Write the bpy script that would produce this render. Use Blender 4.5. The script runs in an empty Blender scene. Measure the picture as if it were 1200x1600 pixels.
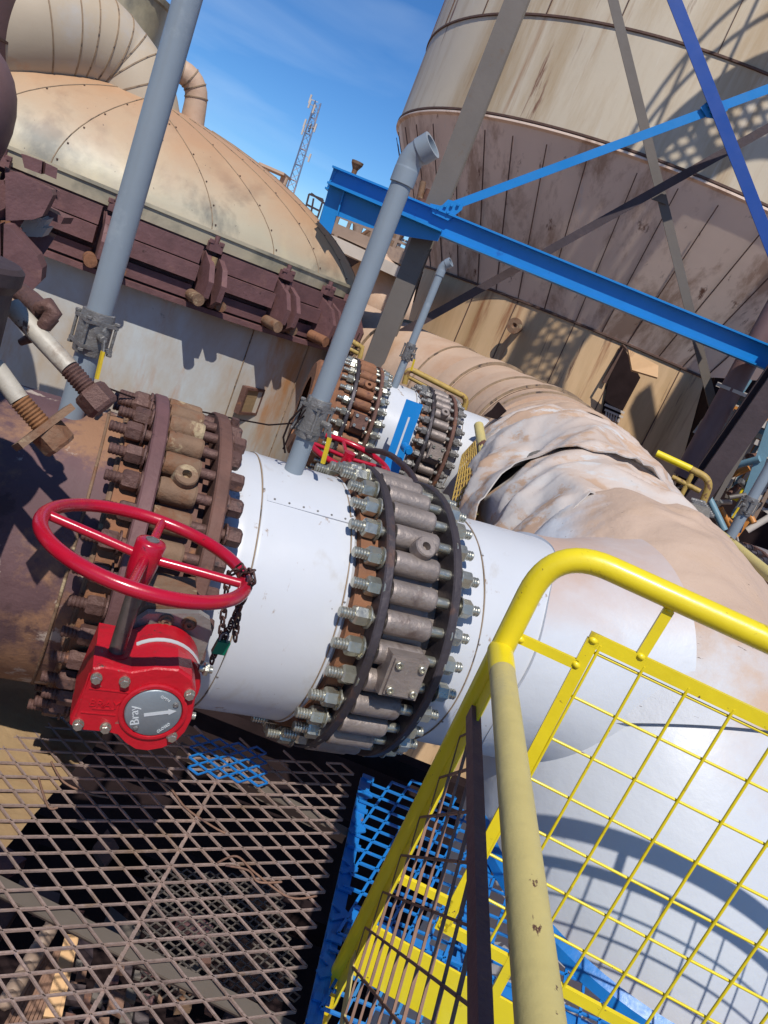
import bpy, math, random
from mathutils import Vector, Matrix, noise
random.seed(7)
V = Vector
PI = math.pi
S = bpy.context.scene
COL = S.collection

# ------------------------------------------------------------------ camera
FPX = 1155.0
P = math.radians(15.6)
ROLL = math.atan2(.388, .922)
R0 = V((1, 0, 0)); FW = V((0, math.cos(P), -math.sin(P))); U0 = V((0, math.sin(P), math.cos(P)))
CR = R0 * math.cos(ROLL) + U0 * math.sin(ROLL)
CU = R0 * -math.sin(ROLL) + U0 * math.cos(ROLL)
cam = bpy.data.cameras.new('camera'); camo = bpy.data.objects.new('camera', cam); COL.objects.link(camo)
m = Matrix.Identity(4)
for i in range(3):
    m[i][0] = CR[i]; m[i][1] = CU[i]; m[i][2] = -FW[i]
camo.matrix_world = m
cam.sensor_fit = 'VERTICAL'; cam.sensor_height = 36.0; cam.sensor_width = 27.0
cam.lens = FPX / 1600 * 36.0
cam.clip_start = .05; cam.clip_end = 2000
S.camera = camo

# ------------------------------------------------------------------ light
SUN_EL, SUN_AZ = 55.0, 173.0
w = bpy.data.worlds.new('World'); S.world = w; w.use_nodes = True
nt = w.node_tree; bg = nt.nodes['Background']
sky = nt.nodes.new('ShaderNodeTexSky'); sky.sky_type = 'NISHITA'; sky.sun_disc = False
sky.sun_elevation = math.radians(SUN_EL); sky.sun_rotation = math.radians(SUN_AZ)
sky.air_density = 1.0; sky.dust_density = .05; sky.ozone_density = 6.0; sky.altitude = 1200
tcw = nt.nodes.new('ShaderNodeTexCoord'); mpw = nt.nodes.new('ShaderNodeMapping')
mpw.inputs['Scale'].default_value = (1.2, 2.5, 7.0); mpw.inputs['Rotation'].default_value = (0, .35, .2)
nzw = nt.nodes.new('ShaderNodeTexNoise'); nzw.inputs['Scale'].default_value = 1.6; nzw.inputs['Detail'].default_value = 6
nzw.inputs['Distortion'].default_value = .6
rpw = nt.nodes.new('ShaderNodeValToRGB'); rpw.color_ramp.elements[0].position = .50; rpw.color_ramp.elements[1].position = .82
rpw.color_ramp.elements[1].color = (.22, .22, .22, 1)
mxw = nt.nodes.new('ShaderNodeMixRGB'); mxw.inputs[2].default_value = (7, 8.2, 9.5, 1)
nt.links.new(tcw.outputs['Generated'], mpw.inputs[0]); nt.links.new(mpw.outputs[0], nzw.inputs['Vector'])
nt.links.new(nzw.outputs['Fac'], rpw.inputs[0]); nt.links.new(rpw.outputs[0], mxw.inputs[0])
hsw = nt.nodes.new('ShaderNodeHueSaturation'); hsw.inputs['Saturation'].default_value = 1.12
tnw = nt.nodes.new('ShaderNodeMixRGB'); tnw.blend_type = 'MULTIPLY'; tnw.inputs[0].default_value = 1; tnw.inputs[2].default_value = (.64, .83, .98, 1)
nt.links.new(sky.outputs[0], hsw.inputs['Color']); nt.links.new(hsw.outputs[0], tnw.inputs[1])
nt.links.new(tnw.outputs[0], mxw.inputs[1]); nt.links.new(mxw.outputs[0], bg.inputs[0])
bg.inputs[1].default_value = .108
sl = bpy.data.lights.new('sun', 'SUN'); sl.energy = 3.9; sl.angle = math.radians(.5); sl.color = (1, .955, .89)
so = bpy.data.objects.new('sun', sl); COL.objects.link(so)
ea, aa = math.radians(SUN_EL), math.radians(SUN_AZ)
sd = V((math.sin(aa) * math.cos(ea), math.cos(aa) * math.cos(ea), math.sin(ea)))
so.rotation_euler = sd.to_track_quat('Z', 'Y').to_euler()
S.view_settings.view_transform = 'Standard'; S.view_settings.look = 'None'
S.view_settings.exposure = .2; S.view_settings.gamma = 1
S.render.resolution_x = 768; S.render.resolution_y = 1024

# ------------------------------------------------------------------ coordinates measured from the photo
def ray(x, y): return CR * ((x - 600) / FPX) + CU * ((800 - y) / FPX) + FW
def wd(x, y, L):                       # point at horizontal distance L
    r = ray(x, y); return r * (L / math.hypot(r.x, r.y))
def pl(x, y, pt, n):                   # point on a plane
    r = ray(x, y); return r * (V(pt).dot(n) / r.dot(n))
def ae(azd, el, L):                    # azimuth (deg), tangent of elevation, distance
    a = math.radians(azd); return V((math.sin(a) * L, math.cos(a) * L, el * L))
Z = V((0, 0, 1))
FL = -1.45                             # walkway level (camera at 0)

# ------------------------------------------------------------------ materials
def M(name, base, rough=.55, metal=0., var=.18, vs=5., patches=(), bump=(18., .25), stretch=(1, 1, 1), dust=None, coat=0., spec=.5, rv=.12, under=()):
    mt = bpy.data.materials.new(name); mt.use_nodes = True
    t = mt.node_tree; b = t.nodes['Principled BSDF']; L = t.links.new
    tc = t.nodes.new('ShaderNodeTexCoord'); oi = t.nodes.new('ShaderNodeObjectInfo')
    rnd = t.nodes.new('ShaderNodeMath'); rnd.operation = 'MULTIPLY'; rnd.inputs[1].default_value = 37.
    L(oi.outputs['Random'], rnd.inputs[0])
    def nz(scale, st=(1, 1, 1), det=8., rg=.6, dist=0., off=0.):
        mp = t.nodes.new('ShaderNodeMapping'); mp.inputs['Scale'].default_value = st; mp.inputs['Location'].default_value = (off, off * 2, off * .5)
        L(tc.outputs['Object'], mp.inputs[0])
        n = t.nodes.new('ShaderNodeTexNoise'); n.noise_dimensions = '4D'
        n.inputs['Scale'].default_value = scale; n.inputs['Detail'].default_value = det; n.inputs['Roughness'].default_value = rg
        n.inputs['Distortion'].default_value = dist
        L(mp.outputs[0], n.inputs['Vector']); L(rnd.outputs[0], n.inputs['W'])
        return n.outputs['Fac']
    def ramp(fac, lo, hi):
        r = t.nodes.new('ShaderNodeMapRange'); r.inputs['From Min'].default_value = lo; r.inputs['From Max'].default_value = hi
        L(fac, r.inputs['Value']); return r.outputs[0]
    def mix(f, a, bb):
        x = t.nodes.new('ShaderNodeMixRGB')
        L(f, x.inputs[0])
        if isinstance(a, tuple): x.inputs[1].default_value = (*a, 1)
        else: L(a, x.inputs[1])
        if isinstance(bb, tuple): x.inputs[2].default_value = (*bb, 1)
        else: L(bb, x.inputs[2])
        return x.outputs[0]
    dk = tuple(c * (1 - var) for c in base); lt = tuple(min(1, c * (1 + var)) for c in base)
    c = mix(ramp(nz(vs, stretch), .3, .7), dk, lt)
    for i, p in enumerate(under):
        f = ramp(nz(p[1], p[4] if len(p) > 4 else (1, 1, 1), 10., .6, .4, 21. + i * 2.7), p[2], p[2] + p[3]); c = mix(f, c, p[0])
    if dust:                            # (colour, lowest normal.z, highest, amount)
        g = t.nodes.new('ShaderNodeNewGeometry'); sx = t.nodes.new('ShaderNodeSeparateXYZ'); L(g.outputs['Normal'], sx.inputs[0])
        ad = t.nodes.new('ShaderNodeMath'); ad.operation = 'MULTIPLY_ADD'; ad.inputs[1].default_value = .7; ad.inputs[2].default_value = -.35
        L(nz(dust[4] if len(dust) > 4 else 2.2, stretch, 9., .65, .4, 3.), ad.inputs[0])
        s2 = t.nodes.new('ShaderNodeMath'); s2.operation = 'ADD'; L(sx.outputs['Z'], s2.inputs[0]); L(ad.outputs[0], s2.inputs[1])
        f = ramp(s2.outputs[0], dust[1], dust[2])
        k = t.nodes.new('ShaderNodeMath'); k.operation = 'MULTIPLY'; k.inputs[1].default_value = dust[3]; L(f, k.inputs[0])
        c = mix(k.outputs[0], c, dust[0])
    hs = []
    for i, p in enumerate(patches):     # (colour, scale, threshold, softness, stretch)
        st = p[4] if len(p) > 4 else (1, 1, 1)
        f = ramp(nz(p[1], st, 10., .68, .25, 5. + i * 3.1), p[2], p[2] + p[3])
        c = mix(f, c, p[0]); hs.append(f)
    L(c, b.inputs['Base Color'])
    rr = ramp(nz(vs * 2.3, stretch, off=9.), .2, .8)
    ro = t.nodes.new('ShaderNodeMapRange'); ro.inputs['To Min'].default_value = max(.05, rough - rv); ro.inputs['To Max'].default_value = min(1, rough + rv)
    L(rr, ro.inputs['Value']); L(ro.outputs[0], b.inputs['Roughness'])
    b.inputs['Metallic'].default_value = metal
    b.inputs['Specular IOR Level'].default_value = spec
    if coat: b.inputs['Coat Weight'].default_value = coat; b.inputs['Coat Roughness'].default_value = .15
    if bump:
        bn = t.nodes.new('ShaderNodeBump'); bn.inputs['Strength'].default_value = bump[1]; bn.inputs['Distance'].default_value = .01 if len(bump) < 3 else bump[2]
        L(nz(bump[0], stretch, 8., .6), bn.inputs['Height']); L(bn.outputs[0], b.inputs['Normal'])
    return mt

RUSTP = (.075, .035, .028)
m_white = M('white_jacket_paint', (.53, .545, .57), .36, 0, .035, 3., [((.43, .40, .36), 5., .60, .14, (1, 1, .5)), ((.30, .22, .16), 20., .61, .05, (1, 1, .3)), ((.12, .10, .09), 55., .68, .02), ((.16, .11, .08), 16., .735, .015, (1, 1, 2.5))], (5., .16))
m_headw = M('header_jacket', (.52, .54, .57), .45, 0, .05, 2., [((.28, .20, .15), 14., .72, .03), ((.08, .06, .05), 70., .73, .02)], (4., .35, .02),
            dust=((.46, .26, .15), .55, 1.0, .7, 3.5))
m_peel = M('dusty_jacket', (.53, .49, .455), .75, 0, .10, 2.5, [((.46, .31, .21), 2.6, .52, .05, (.8, 1.6, 1.6)), ((.52, .49, .46), 6., .56, .05, (.6, 2.4, 2)), ((.09, .055, .04), 22., .675, .015, (.5, 5, 4)), ((.15, .09, .06), 60., .69, .02)],
           (6., .6, .015), dust=((.47, .30, .19), .35, .95, .5, 3.))
m_peelw = M('half_dusty_jacket', (.48, .49, .51), .65, 0, .05, 2.5, [((.10, .07, .055), 16., .655, .012, (.5, 5, 4)), ((.50, .38, .28), 5., .65, .03, (.5, 2, 2)), ((.2, .14, .1), 50., .70, .02)], (7., .7, .02), dust=((.47, .31, .20), .60, .76, .85, 2.9), under=[((.42, .40, .38), 3., .56, .1, (1, 2, 1.5))])
m_peach = M('peach_duct_cladding', (.50, .35, .245), .6, 0, .1, 2., [((.42, .24, .14), 2.2, .5, .25), ((.09, .05, .03), 30., .71, .02)], (6., .4, .02))
m_dome = M('dusty_dome_cladding', (.42, .365, .255), .5, 0, .08, 1.2, [((.07, .05, .04), 30., .66, .015)], (3., .25, .02), under=[((.17, .16, .125), 1.9, .50, .14), ((.52, .45, .28), 1.3, .52, .2)],
           dust=((.44, .255, .14), .42, .86, .95, 1.1))
m_elbow = M('elbow_cladding', (.47, .38, .27), .55, 0, .08, 1.2, [((.50, .22, .09), 1.3, .58, .16), ((.45, .42, .38), 1.9, .56, .2)], (3., .2, .02))
m_shell = M('grey_shell_paint', (.50, .56, .58), .5, 0, .08, 1.1, [((.42, .33, .23), .8, .42, .2, (1, 1, .55)), ((.42, .21, .09), 1.2, .52, .14, (1.5, 1.5, .4)), ((.11, .12, .12), 4.2, .67, .06), ((.09, .06, .05), 30., .735, .015)], (6., .2))
m_clamp = M('purple_rust_clamp', (.15, .072, .07), .65, .15, .25, 6., [((.20, .10, .085), 9., .56, .12), ((.07, .033, .03), 20., .62, .05)], (25., .5))
m_rust = M('brown_rust', (.13, .062, .045), .75, .1, .3, 9., [((.26, .11, .045), 12., .56, .1), ((.055, .03, .028), 18., .58, .08)], (35., .6))
m_rustp = M('flaking_rusty_pipe', (.115, .06, .062), .75, 0, .3, 4., [((.27, .14, .075), 2.6, .50, .07), ((.44, .35, .28), 9., .58, .04), ((.07, .035, .035), 5.5, .58, .05)], (18., .6))
m_barrel = M('dusty_rust_lug', (.185, .11, .065), .8, 0, .25, 8., [((.17, .075, .035), 10., .50, .1), ((.38, .29, .17), 16., .57, .07, (.4, 1, 1)), ((.06, .03, .02), 26., .64, .04, (.4, 1, 1))], (40., .7))
m_bolt_r = M('rusty_bolt', (.12, .062, .05), .6, .3, .25, 18., [((.25, .11, .06), 22., .60, .08), ((.05, .03, .028), 30., .58, .06)], (60., .6))
m_steel = M('cast_steel', (.27, .225, .20), .5, .45, .18, 14., [((.15, .11, .095), 12., .56, .12), ((.33, .29, .25), 30., .62, .05)], (60., .35))
m_zinc = M('zinc_plated_bolt', (.44, .43, .36), .32, .8, .15, 20., [((.30, .22, .12), 14., .62, .07)], (60., .25))
m_dkring = M('dark_flange_steel', (.055, .045, .05), .5, .4, .3, 7., [((.13, .07, .05), 8., .58, .1), ((.03, .03, .04), 20., .6, .06)], (30., .4))
m_gasket = M('orange_rust_flange', (.22, .095, .045), .8, 0, .25, 12., [((.10, .04, .03), 14., .55, .1)], (40., .6))
m_red = M('red_gloss_paint', (.40, .005, .022), .27, 0, .10, 8., [((.28, .008, .02), 9., .56, .1), ((.10, .02, .02), 46., .645, .012)], (22., .10), coat=.25)
m_redbox = M('red_housing_paint', (.44, .007, .016), .36, 0, .10, 10., [((.27, .012, .016), 9., .56, .1), ((.22, .13, .10), 40., .64, .015), ((.10, .03, .02), 18., .63, .02)], (70., .22))
m_grey = M('grey_vent_paint', (.225, .265, .30), .35, 0, .05, 7., [((.08, .07, .07), 26., .73, .02), ((.30, .34, .37), 5., .58, .1)], (16., .08))
m_castgrey = M('cast_valve_grey', (.20, .19, .18), .45, .4, .2, 30., [((.40, .38, .34), 40., .60, .08), ((.10, .07, .05), 24., .62, .06)], (80., .5))
m_yel = M('yellow_rail_paint', (.74, .58, .012), .38, 0, .06, 9., [((.45, .34, .02), 12., .62, .05), ((.16, .08, .03), 38., .645, .012)], (28., .12), coat=.1)
m_yelold = M('old_cream_yellow_paint', (.50, .41, .155), .5, 0, .08, 9., [((.40, .34, .16), 5., .55, .15), ((.10, .045, .03), 8., .585, .008, (1, .5, 1)), ((.09, .045, .03), 34., .635, .012)], (26., .25))
m_ochre = M('ochre_rusty_rail', (.38, .25, .06), .6, 0, .15, 12., [((.15, .07, .03), 14., .56, .05)], (40., .4))
m_blue = M('blue_steel_paint', (.005, .185, .50), .42, 0, .08, 3., [((.008, .09, .32), 6., .62, .1)], (18., .08))
m_blue_shade = M('shaded_blue_steel_paint', (.004, .05, .26), .45, 0, .08, 3., [], (18., .08))  # darker copy of the blue paint; shade on one brace put into colour
m_bluem = M('blue_mesh_paint', (.012, .17, .50), .4, 0, .15, 14., [((.20, .10, .08), 20., .64, .03)], (30., .2))
m_tan = M('tan_steel_paint', (.125, .105, .088), .55, 0, .08, 4., [((.12, .085, .06), 7., .6, .1)], (20., .15))
m_dkst = M('dark_brown_steel', (.05, .032, .034), .6, .1, .25, 6., [((.09, .05, .04), 10., .6, .1)], (30., .3))
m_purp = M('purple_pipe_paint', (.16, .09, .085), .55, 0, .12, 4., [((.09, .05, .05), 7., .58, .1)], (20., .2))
m_grate = M('worn_grating_steel', (.37, .27, .23), .5, .35, .25, 11., [((.27, .17, .09), 4., .56, .12), ((.32, .33, .37), 5., .60, .1), ((.03, .15, .42), 3.6, .665, .04)], (70., .5))
m_meshr = M('rusty_guard_mesh', (.21, .115, .075), .75, .1, .25, 14., [((.11, .06, .05), 10., .56, .1), ((.42, .30, .03), 8., .66, .05)], (50., .5))
m_silo = M('silo_streaked_cladding', (.54, .46, .34), .55, 0, .08, .8,
           [((.40, .29, .165), 1.3, .46, .16, (1, 1, .12)), ((.60, .56, .48), 2.8, .60, .1, (1, 1, .08)), ((.30, .16, .075), 2.3, .57, .12, (1, 1, .09)), ((.17, .075, .04), 5.5, .61, .06, (1, 1, .07))], (4., .15, .02))
m_cone = M('shaded_cone_cladding', (.74, .575, .455), .55, 0, .08, .8, [((.42, .28, .20), 1.6, .50, .10, (1, 1, .15)), ((.60, .55, .54), 2.2, .62, .1, (1, 1, .1)), ((.17, .08, .05), 4.5, .60, .06, (1, 1, .1))], (4., .15, .02))
m_silol = M('silo_lower_cladding', (.58, .39, .215), .55, 0, .08, .8,
            [((.42, .27, .13), 1.2, .44, .16, (1, 1, .12)), ((.26, .11, .045), 2.4, .55, .09, (1, 1, .08)), ((.11, .05, .03), 5.5, .59, .06, (1, 1, .07))], (4., .15, .02))
m_seam = M('dark_seam', (.10, .055, .04), .8, 0, .3, 12., [], (30., .3))
m_seamt = M('tan_seam', (.26, .18, .11), .7, 0, .3, 12., [((.07, .05, .04), 14., .55, .05)], (30., .3))
m_plate = M('gauge_plate_grey', (.23, .26, .275), .4, .4, .06, 30., [], (60., .1))
m_whitetxt = M('white_marking', (.50, .52, .52), .5, 0, .03, 30., [], None)
m_bracket = M('bracket_steel', (.30, .27, .245), .45, .5, .12, 14., [((.20, .15, .12), 14., .6, .1)], (50., .3))
m_green = M('green_padlock', (.0, .17, .09), .35, .3, .08, 20., [], (50., .1))
m_chain = M('rusty_chain', (.085, .045, .038), .6, .5, .2, 40., [], (80., .4))
m_shaft = M('oily_shaft_steel', (.15, .125, .11), .32, .6, .2, 20., [((.09, .06, .05), 14., .6, .1)], (50., .2))
m_wrod = M('white_rod_paint', (.42, .38, .31), .5, 0, .06, 12., [((.10, .06, .045), 20., .56, .04), ((.25, .19, .14), 9., .5, .12)], (30., .3))
m_thread = M('rust_thread', (.24, .11, .045), .7, .2, .3, 20., [], (60., .4))
m_yhandle = M('yellow_vinyl_handle', (.66, .46, .02), .45, 0, .08, 30., [((.25, .16, .04), 60., .66, .03)], (60., .1))
m_rubber = M('black_hose', (.035, .022, .024), .5, 0, .2, 20., [], (40., .2))
m_dirt = M('red_brown_ground', (.30, .19, .13), .95, 0, .3, 1.2, [((.38, .26, .18), .6, .5, .2), ((.20, .12, .08), 1.2, .52, .15)], (8., .8, .05))
m_dustp = M('ochre_dust_heap', (.30, .20, .10), .9, 0, .15, 8., [((.28, .18, .09), 12., .55, .1)], (30., .6))
m_flap = M('orange_tan_flap', (.60, .36, .17), .6, 0, .1, 4., [((.35, .18, .08), 8., .6, .06, (1, 1, .2))], (10., .2))
m_far = M('far_plant_steel', (.27, .19, .14), .6, 0, .2, 3., [((.15, .10, .09), 4., .55, .1)], (10., .2))
m_farl = M('far_pale_steel', (.50, .44, .38), .6, 0, .15, 3., [], (10., .2))
m_orange = M('orange_steel_paint', (.50, .20, .04), .5, 0, .1, 5., [], (20., .2))
m_teal = M('teal_steel_paint', (.13, .24, .30), .5, 0, .1, 5., [((.15, .09, .07), 12., .62, .05)], (20., .2))
m_tower = M('hazy_mast_steel', (.17, .22, .32), .6, .2, .2, 2., [((.40, .30, .28), .4, .5, .05)], None)  # distance haze painted in: mast colour shifted towards blue
m_dark = M('dark_steel_and_shade', (.022, .014, .014), .95, 0, .3, 5., [], (20., .3), spec=.05)  # dark steel; its near-black also paints shade into bays, hatch and lower deck
m_wool = M('exposed_mineral_wool', (.17, .155, .135), .95, 0, .25, 14., [((.30, .26, .21), 20., .58, .1)], (30., .9, .03))

# ------------------------------------------------------------------ mesh builder
def basis(a):
    a = a.normalized(); u = a.orthogonal().normalized(); return u, a.cross(u), a
class MB:
    def __init__(s): s.v = []; s.f = []; s.s = []
    def add(s, vs, fs, sm=False):
        o = len(s.v); s.v += [tuple(x) for x in vs]; s.f += [tuple(i + o for i in f) for f in fs]; s.s += [sm] * len(fs); return s
    def box(s, c, x, y, z):            # half vectors
        c = V(c); vs = [c + x * i + y * j + z * k for i in (-1, 1) for j in (-1, 1) for k in (-1, 1)]
        fs = [(0, 1, 3, 2), (4, 6, 7, 5), (0, 4, 5, 1), (2, 3, 7, 6), (0, 2, 6, 4), (1, 5, 7, 3)]
        if x.cross(y).dot(z) < 0: fs = [tuple(reversed(f)) for f in fs]
        return s.add(vs, fs)
    def abox(s, c, hx, hy, hz): return s.box(c, V((hx, 0, 0)), V((0, hy, 0)), V((0, 0, hz)))
    def bar(s, p, q, w, h, up=Z):      # rectangular bar, w across, h along up
        p = V(p); q = V(q); a = q - p
        sd_ = a.cross(up)
        if sd_.length < 1e-6: sd_ = a.cross(V((1, 0, 0)))
        sd_.normalize(); u = sd_.cross(a).normalized()
        return s.box((p + q) / 2, a / 2, sd_ * (w / 2), u * (h / 2))
    def cyl(s, p, q, r, r2=None, n=20, caps=True):
        p = V(p); q = V(q); r2 = r if r2 is None else r2
        u, v, a = basis(q - p); cs = [(math.cos(2 * PI * i / n), math.sin(2 * PI * i / n)) for i in range(n)]
        A = [p + (u * c + v * d) * r for c, d in cs]; B = [q + (u * c + v * d) * r2 for c, d in cs]
        s.add(A + B, [(i, (i + 1) % n, n + (i + 1) % n, n + i) for i in range(n)], n > 6)
        if caps:
            s.add(A, [tuple(reversed(range(n)))]); s.add(B, [tuple(range(n))])
        return s
    def lathe(s, prof, o, ax, n=32, u=None, a0=0, a1=2 * PI, sm=True, sharp=True):
        o = V(o); ax = V(ax).normalized(); bu, bv, _ = basis(ax)
        if u is not None: bu = (V(u) - ax * V(u).dot(ax)).normalized(); bv = ax.cross(bu)
        full = abs(a1 - a0 - 2 * PI) < 1e-6; k = n if full else n + 1
        ring = [(math.cos(a0 + (a1 - a0) * i / n), math.sin(a0 + (a1 - a0) * i / n)) for i in range(k)]
        for (x0, r0), (x1, r1) in zip(prof[:-1], prof[1:]):
            A = [o + ax * x0 + (bu * c + bv * d) * r0 for c, d in ring]; B = [o + ax * x1 + (bu * c + bv * d) * r1 for c, d in ring]
            s.add(A + B, [(i, (i + 1) % k, k + (i + 1) % k, k + i) for i in range(k if full else k - 1)], sm)
        return s
    def slathe(s, prof, o, ax, n=32, u=None):    # shared vertices: smooth along the profile
        o = V(o); ax = V(ax).normalized(); bu, bv, _ = basis(ax); vs = []
        if u is not None: bu = (V(u) - ax * V(u).dot(ax)).normalized(); bv = ax.cross(bu)
        for x, r in prof: vs += [o + ax * x + (bu * math.cos(2 * PI * i / n) + bv * math.sin(2 * PI * i / n)) * r for i in range(n)]
        fs = [(j * n + i, j * n + (i + 1) % n, (j + 1) * n + (i + 1) % n, (j + 1) * n + i) for j in range(len(prof) - 1) for i in range(n)]
        return s.add(vs, fs, True)
    def tube(s, pts, r, n=12, closed=False, caps=True, rad=None):
        pts = [V(p) for p in pts]; N = len(pts)
        tg = []
        for i in range(N):
            a = pts[(i + 1) % N] if closed or i < N - 1 else pts[i]; b = pts[i - 1] if closed or i > 0 else pts[i]
            tg.append((a - b).normalized())
        u = tg[0].orthogonal().normalized(); vs = []
        for i in range(N):
            u = (u - tg[i] * u.dot(tg[i])).normalized(); v = tg[i].cross(u); rr = rad[i] if rad else r
            vs += [pts[i] + (u * math.cos(2 * PI * k / n) + v * math.sin(2 * PI * k / n)) * rr for k in range(n)]
        fs = []
        off = 0
        if closed:                      # match the twist at the seam
            v0 = [V(x) for x in vs[:n]]; last = [V(x) for x in vs[-n:]]
            off = min(range(n), key=lambda o: sum((v0[(k + o) % n] - last[k]).length for k in range(n)))
        for i in range(N if closed else N - 1):
            j = (i + 1) % N; o2 = off if closed and j == 0 else 0
            fs += [(i * n + k, i * n + (k + 1) % n, j * n + (k + 1 + o2) % n, j * n + (k + o2) % n) for k in range(n)]
        s.add(vs, fs, True)
        if caps and not closed:
            s.add(vs[:n], [tuple(reversed(range(n)))]); s.add(vs[-n:], [tuple(range(n))])
        return s
    def prism(s, pts, dv):             # closed polygon extruded by vector dv
        pts = [V(p) for p in pts]; dv = V(dv); n = len(pts)
        nn = V((0, 0, 0))
        for i in range(n): nn += pts[i].cross(pts[(i + 1) % n])
        if nn.dot(dv) < 0: pts.reverse()
        s.add(pts, [tuple(reversed(range(n)))]); s.add([p + dv for p in pts], [tuple(range(n))])
        return s.add(pts + [p + dv for p in pts], [(i, (i + 1) % n, n + (i + 1) % n, n + i) for i in range(n)])
    def hexn(s, p, q, r, ph=0.):        # hexagon nut with chamfered rims
        p = V(p); q = V(q); u, v, a = basis(q - p); L = (q - p).length
        def rg(rr, x): return [p + a * x + (u * math.cos(ph + i * PI / 3) + v * math.sin(ph + i * PI / 3)) * rr for i in range(6)]
        vs = rg(r * .86, 0) + rg(r, L * .14) + rg(r, L * .86) + rg(r * .86, L)
        fs = [(j * 6 + i, j * 6 + (i + 1) % 6, j * 6 + 6 + (i + 1) % 6, j * 6 + 6 + i) for j in range(3) for i in range(6)]
        return s.add(vs, fs + [(5, 4, 3, 2, 1, 0), tuple(range(18, 24))])
    def thread(s, p, q, r, pitch=.006, n=14):
        p = V(p); q = V(q); L = (q - p).length; k = max(2, int(L / pitch)); pr = [(0, 0), (0, r * .8)]
        for i in range(k): pr += [(L * (i + .1) / k, r * .87), (L * (i + .5) / k, r), (L * (i + .6) / k, r)]
        pr += [(L, r * .8), (L, 0)]
        return s.lathe(pr, p, q - p, n)
    def mesh(s, name):
        me = bpy.data.meshes.new(name); me.from_pydata(s.v, [], s.f); me.polygons.foreach_set('use_smooth', s.s); me.update(); return me
    def obj(s, name, mat, parent=None, **k):
        o = bpy.data.objects.new(name, s.mesh(name)); o.data.materials.append(mat); COL.objects.link(o)
        if parent is not None:
            o.parent = parent; o.matrix_parent_inverse = wmat(parent).inverted()
        tag(o, **k); return o
def wmat(o):
    mm = o.matrix_basis.copy(); p = o
    while p.parent is not None:
        mm = p.parent.matrix_basis @ p.matrix_parent_inverse @ mm if False else (p.parent.matrix_basis @ (p.matrix_parent_inverse @ mm)); p = p.parent
    return mm
def tag(o, label=None, cat=None, group=None, kind=None):
    if label: o['label'] = label
    if cat: o['category'] = cat
    if group: o['group'] = group
    if kind: o['kind'] = kind
    return o
def thing(name, loc, label, cat, group=None):
    o = bpy.data.objects.new(name, None); o.location = loc; COL.objects.link(o); o.empty_display_size = .1
    return tag(o, label, cat, group)
def inst(src, parent, mw):              # another object sharing src's mesh, world matrix mw
    o = src.copy(); COL.objects.link(o); o.parent = parent
    o.matrix_parent_inverse = wmat(parent).inverted(); o.matrix_basis = mw; return o
def arc(c, a, b, r, t0, t1, n):         # arc points in the plane a,b
    return [V(c) + a * (r * math.cos(t0 + (t1 - t0) * i / n)) + b * (r * math.sin(t0 + (t1 - t0) * i / n)) for i in range(n + 1)]
def fillet(pts, rr, n=6):               # round the corners of a polyline
    pts = [V(p) for p in pts]; out = [pts[0]]
    for i in range(1, len(pts) - 1):
        a, b, c = pts[i - 1], pts[i], pts[i + 1]; d1 = (a - b).normalized(); d2 = (c - b).normalized()
        r = rr[i - 1] if isinstance(rr, (list, tuple)) else rr
        p, q = b + d1 * r, b + d2 * r
        for k in range(n + 1):
            t = k / n; out.append(p * (1 - t) ** 2 + b * 2 * t * (1 - t) + q * t * t)
    out.append(pts[-1]); return out

# ------------------------------------------------------------------ ground and lower level
g = MB(); g.add([(-900, -900, -7.5), (900, -900, -7.5), (900, 900, -7.5), (-900, 900, -7.5)], [(0, 1, 2, 3)])
g.obj('ground', m_dirt, kind='structure')

# ------------------------------------------------------------------ the near pipeline (axis A)
AZA = math.radians(66.1)
dA = V((math.sin(AZA), math.cos(AZA), 0)); nA = V((-math.cos(AZA), math.sin(AZA), 0))
OA = nA * 1.888 + V((0, 0, -.892))
AZB = math.radians(75)
dB = V((math.sin(AZB), math.cos(AZB), 0)); nB = V((-math.cos(AZB), math.sin(AZB), 0))
OB = nB * 4.9 + V((0, 0, -.9))

def dented(mb, o, ax, t0, t1, rf, n=96, k=24, amp=.002, seed=0.):
    """pipe jacket with a slightly uneven surface; rf(t) radius"""
    u, v, a = basis(ax); vs = []
    for j in range(k + 1):
        t = t0 + (t1 - t0) * j / k
        for i in range(n):
            an = 2 * PI * i / n; d = u * math.cos(an) + v * math.sin(an)
            nn = noise.noise(V((d.x * 2.2 + seed, d.y * 2.2 + d.z * 2.2, t * 5 + seed)))
            vs.append(o + a * t + d * (rf(t) + amp * nn))
    fs = [(j * n + i, j * n + (i + 1) % n, (j + 1) * n + (i + 1) % n, (j + 1) * n + i) for j in range(k) for i in range(n)]
    return mb.add(vs, fs, True)
def endcap(mb, o, ax, t, r0, r1, n=96, flip=False):
    a = ax.normalized(); return mb.lathe([(t, r0), (t, r1)], o, a, n)

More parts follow.
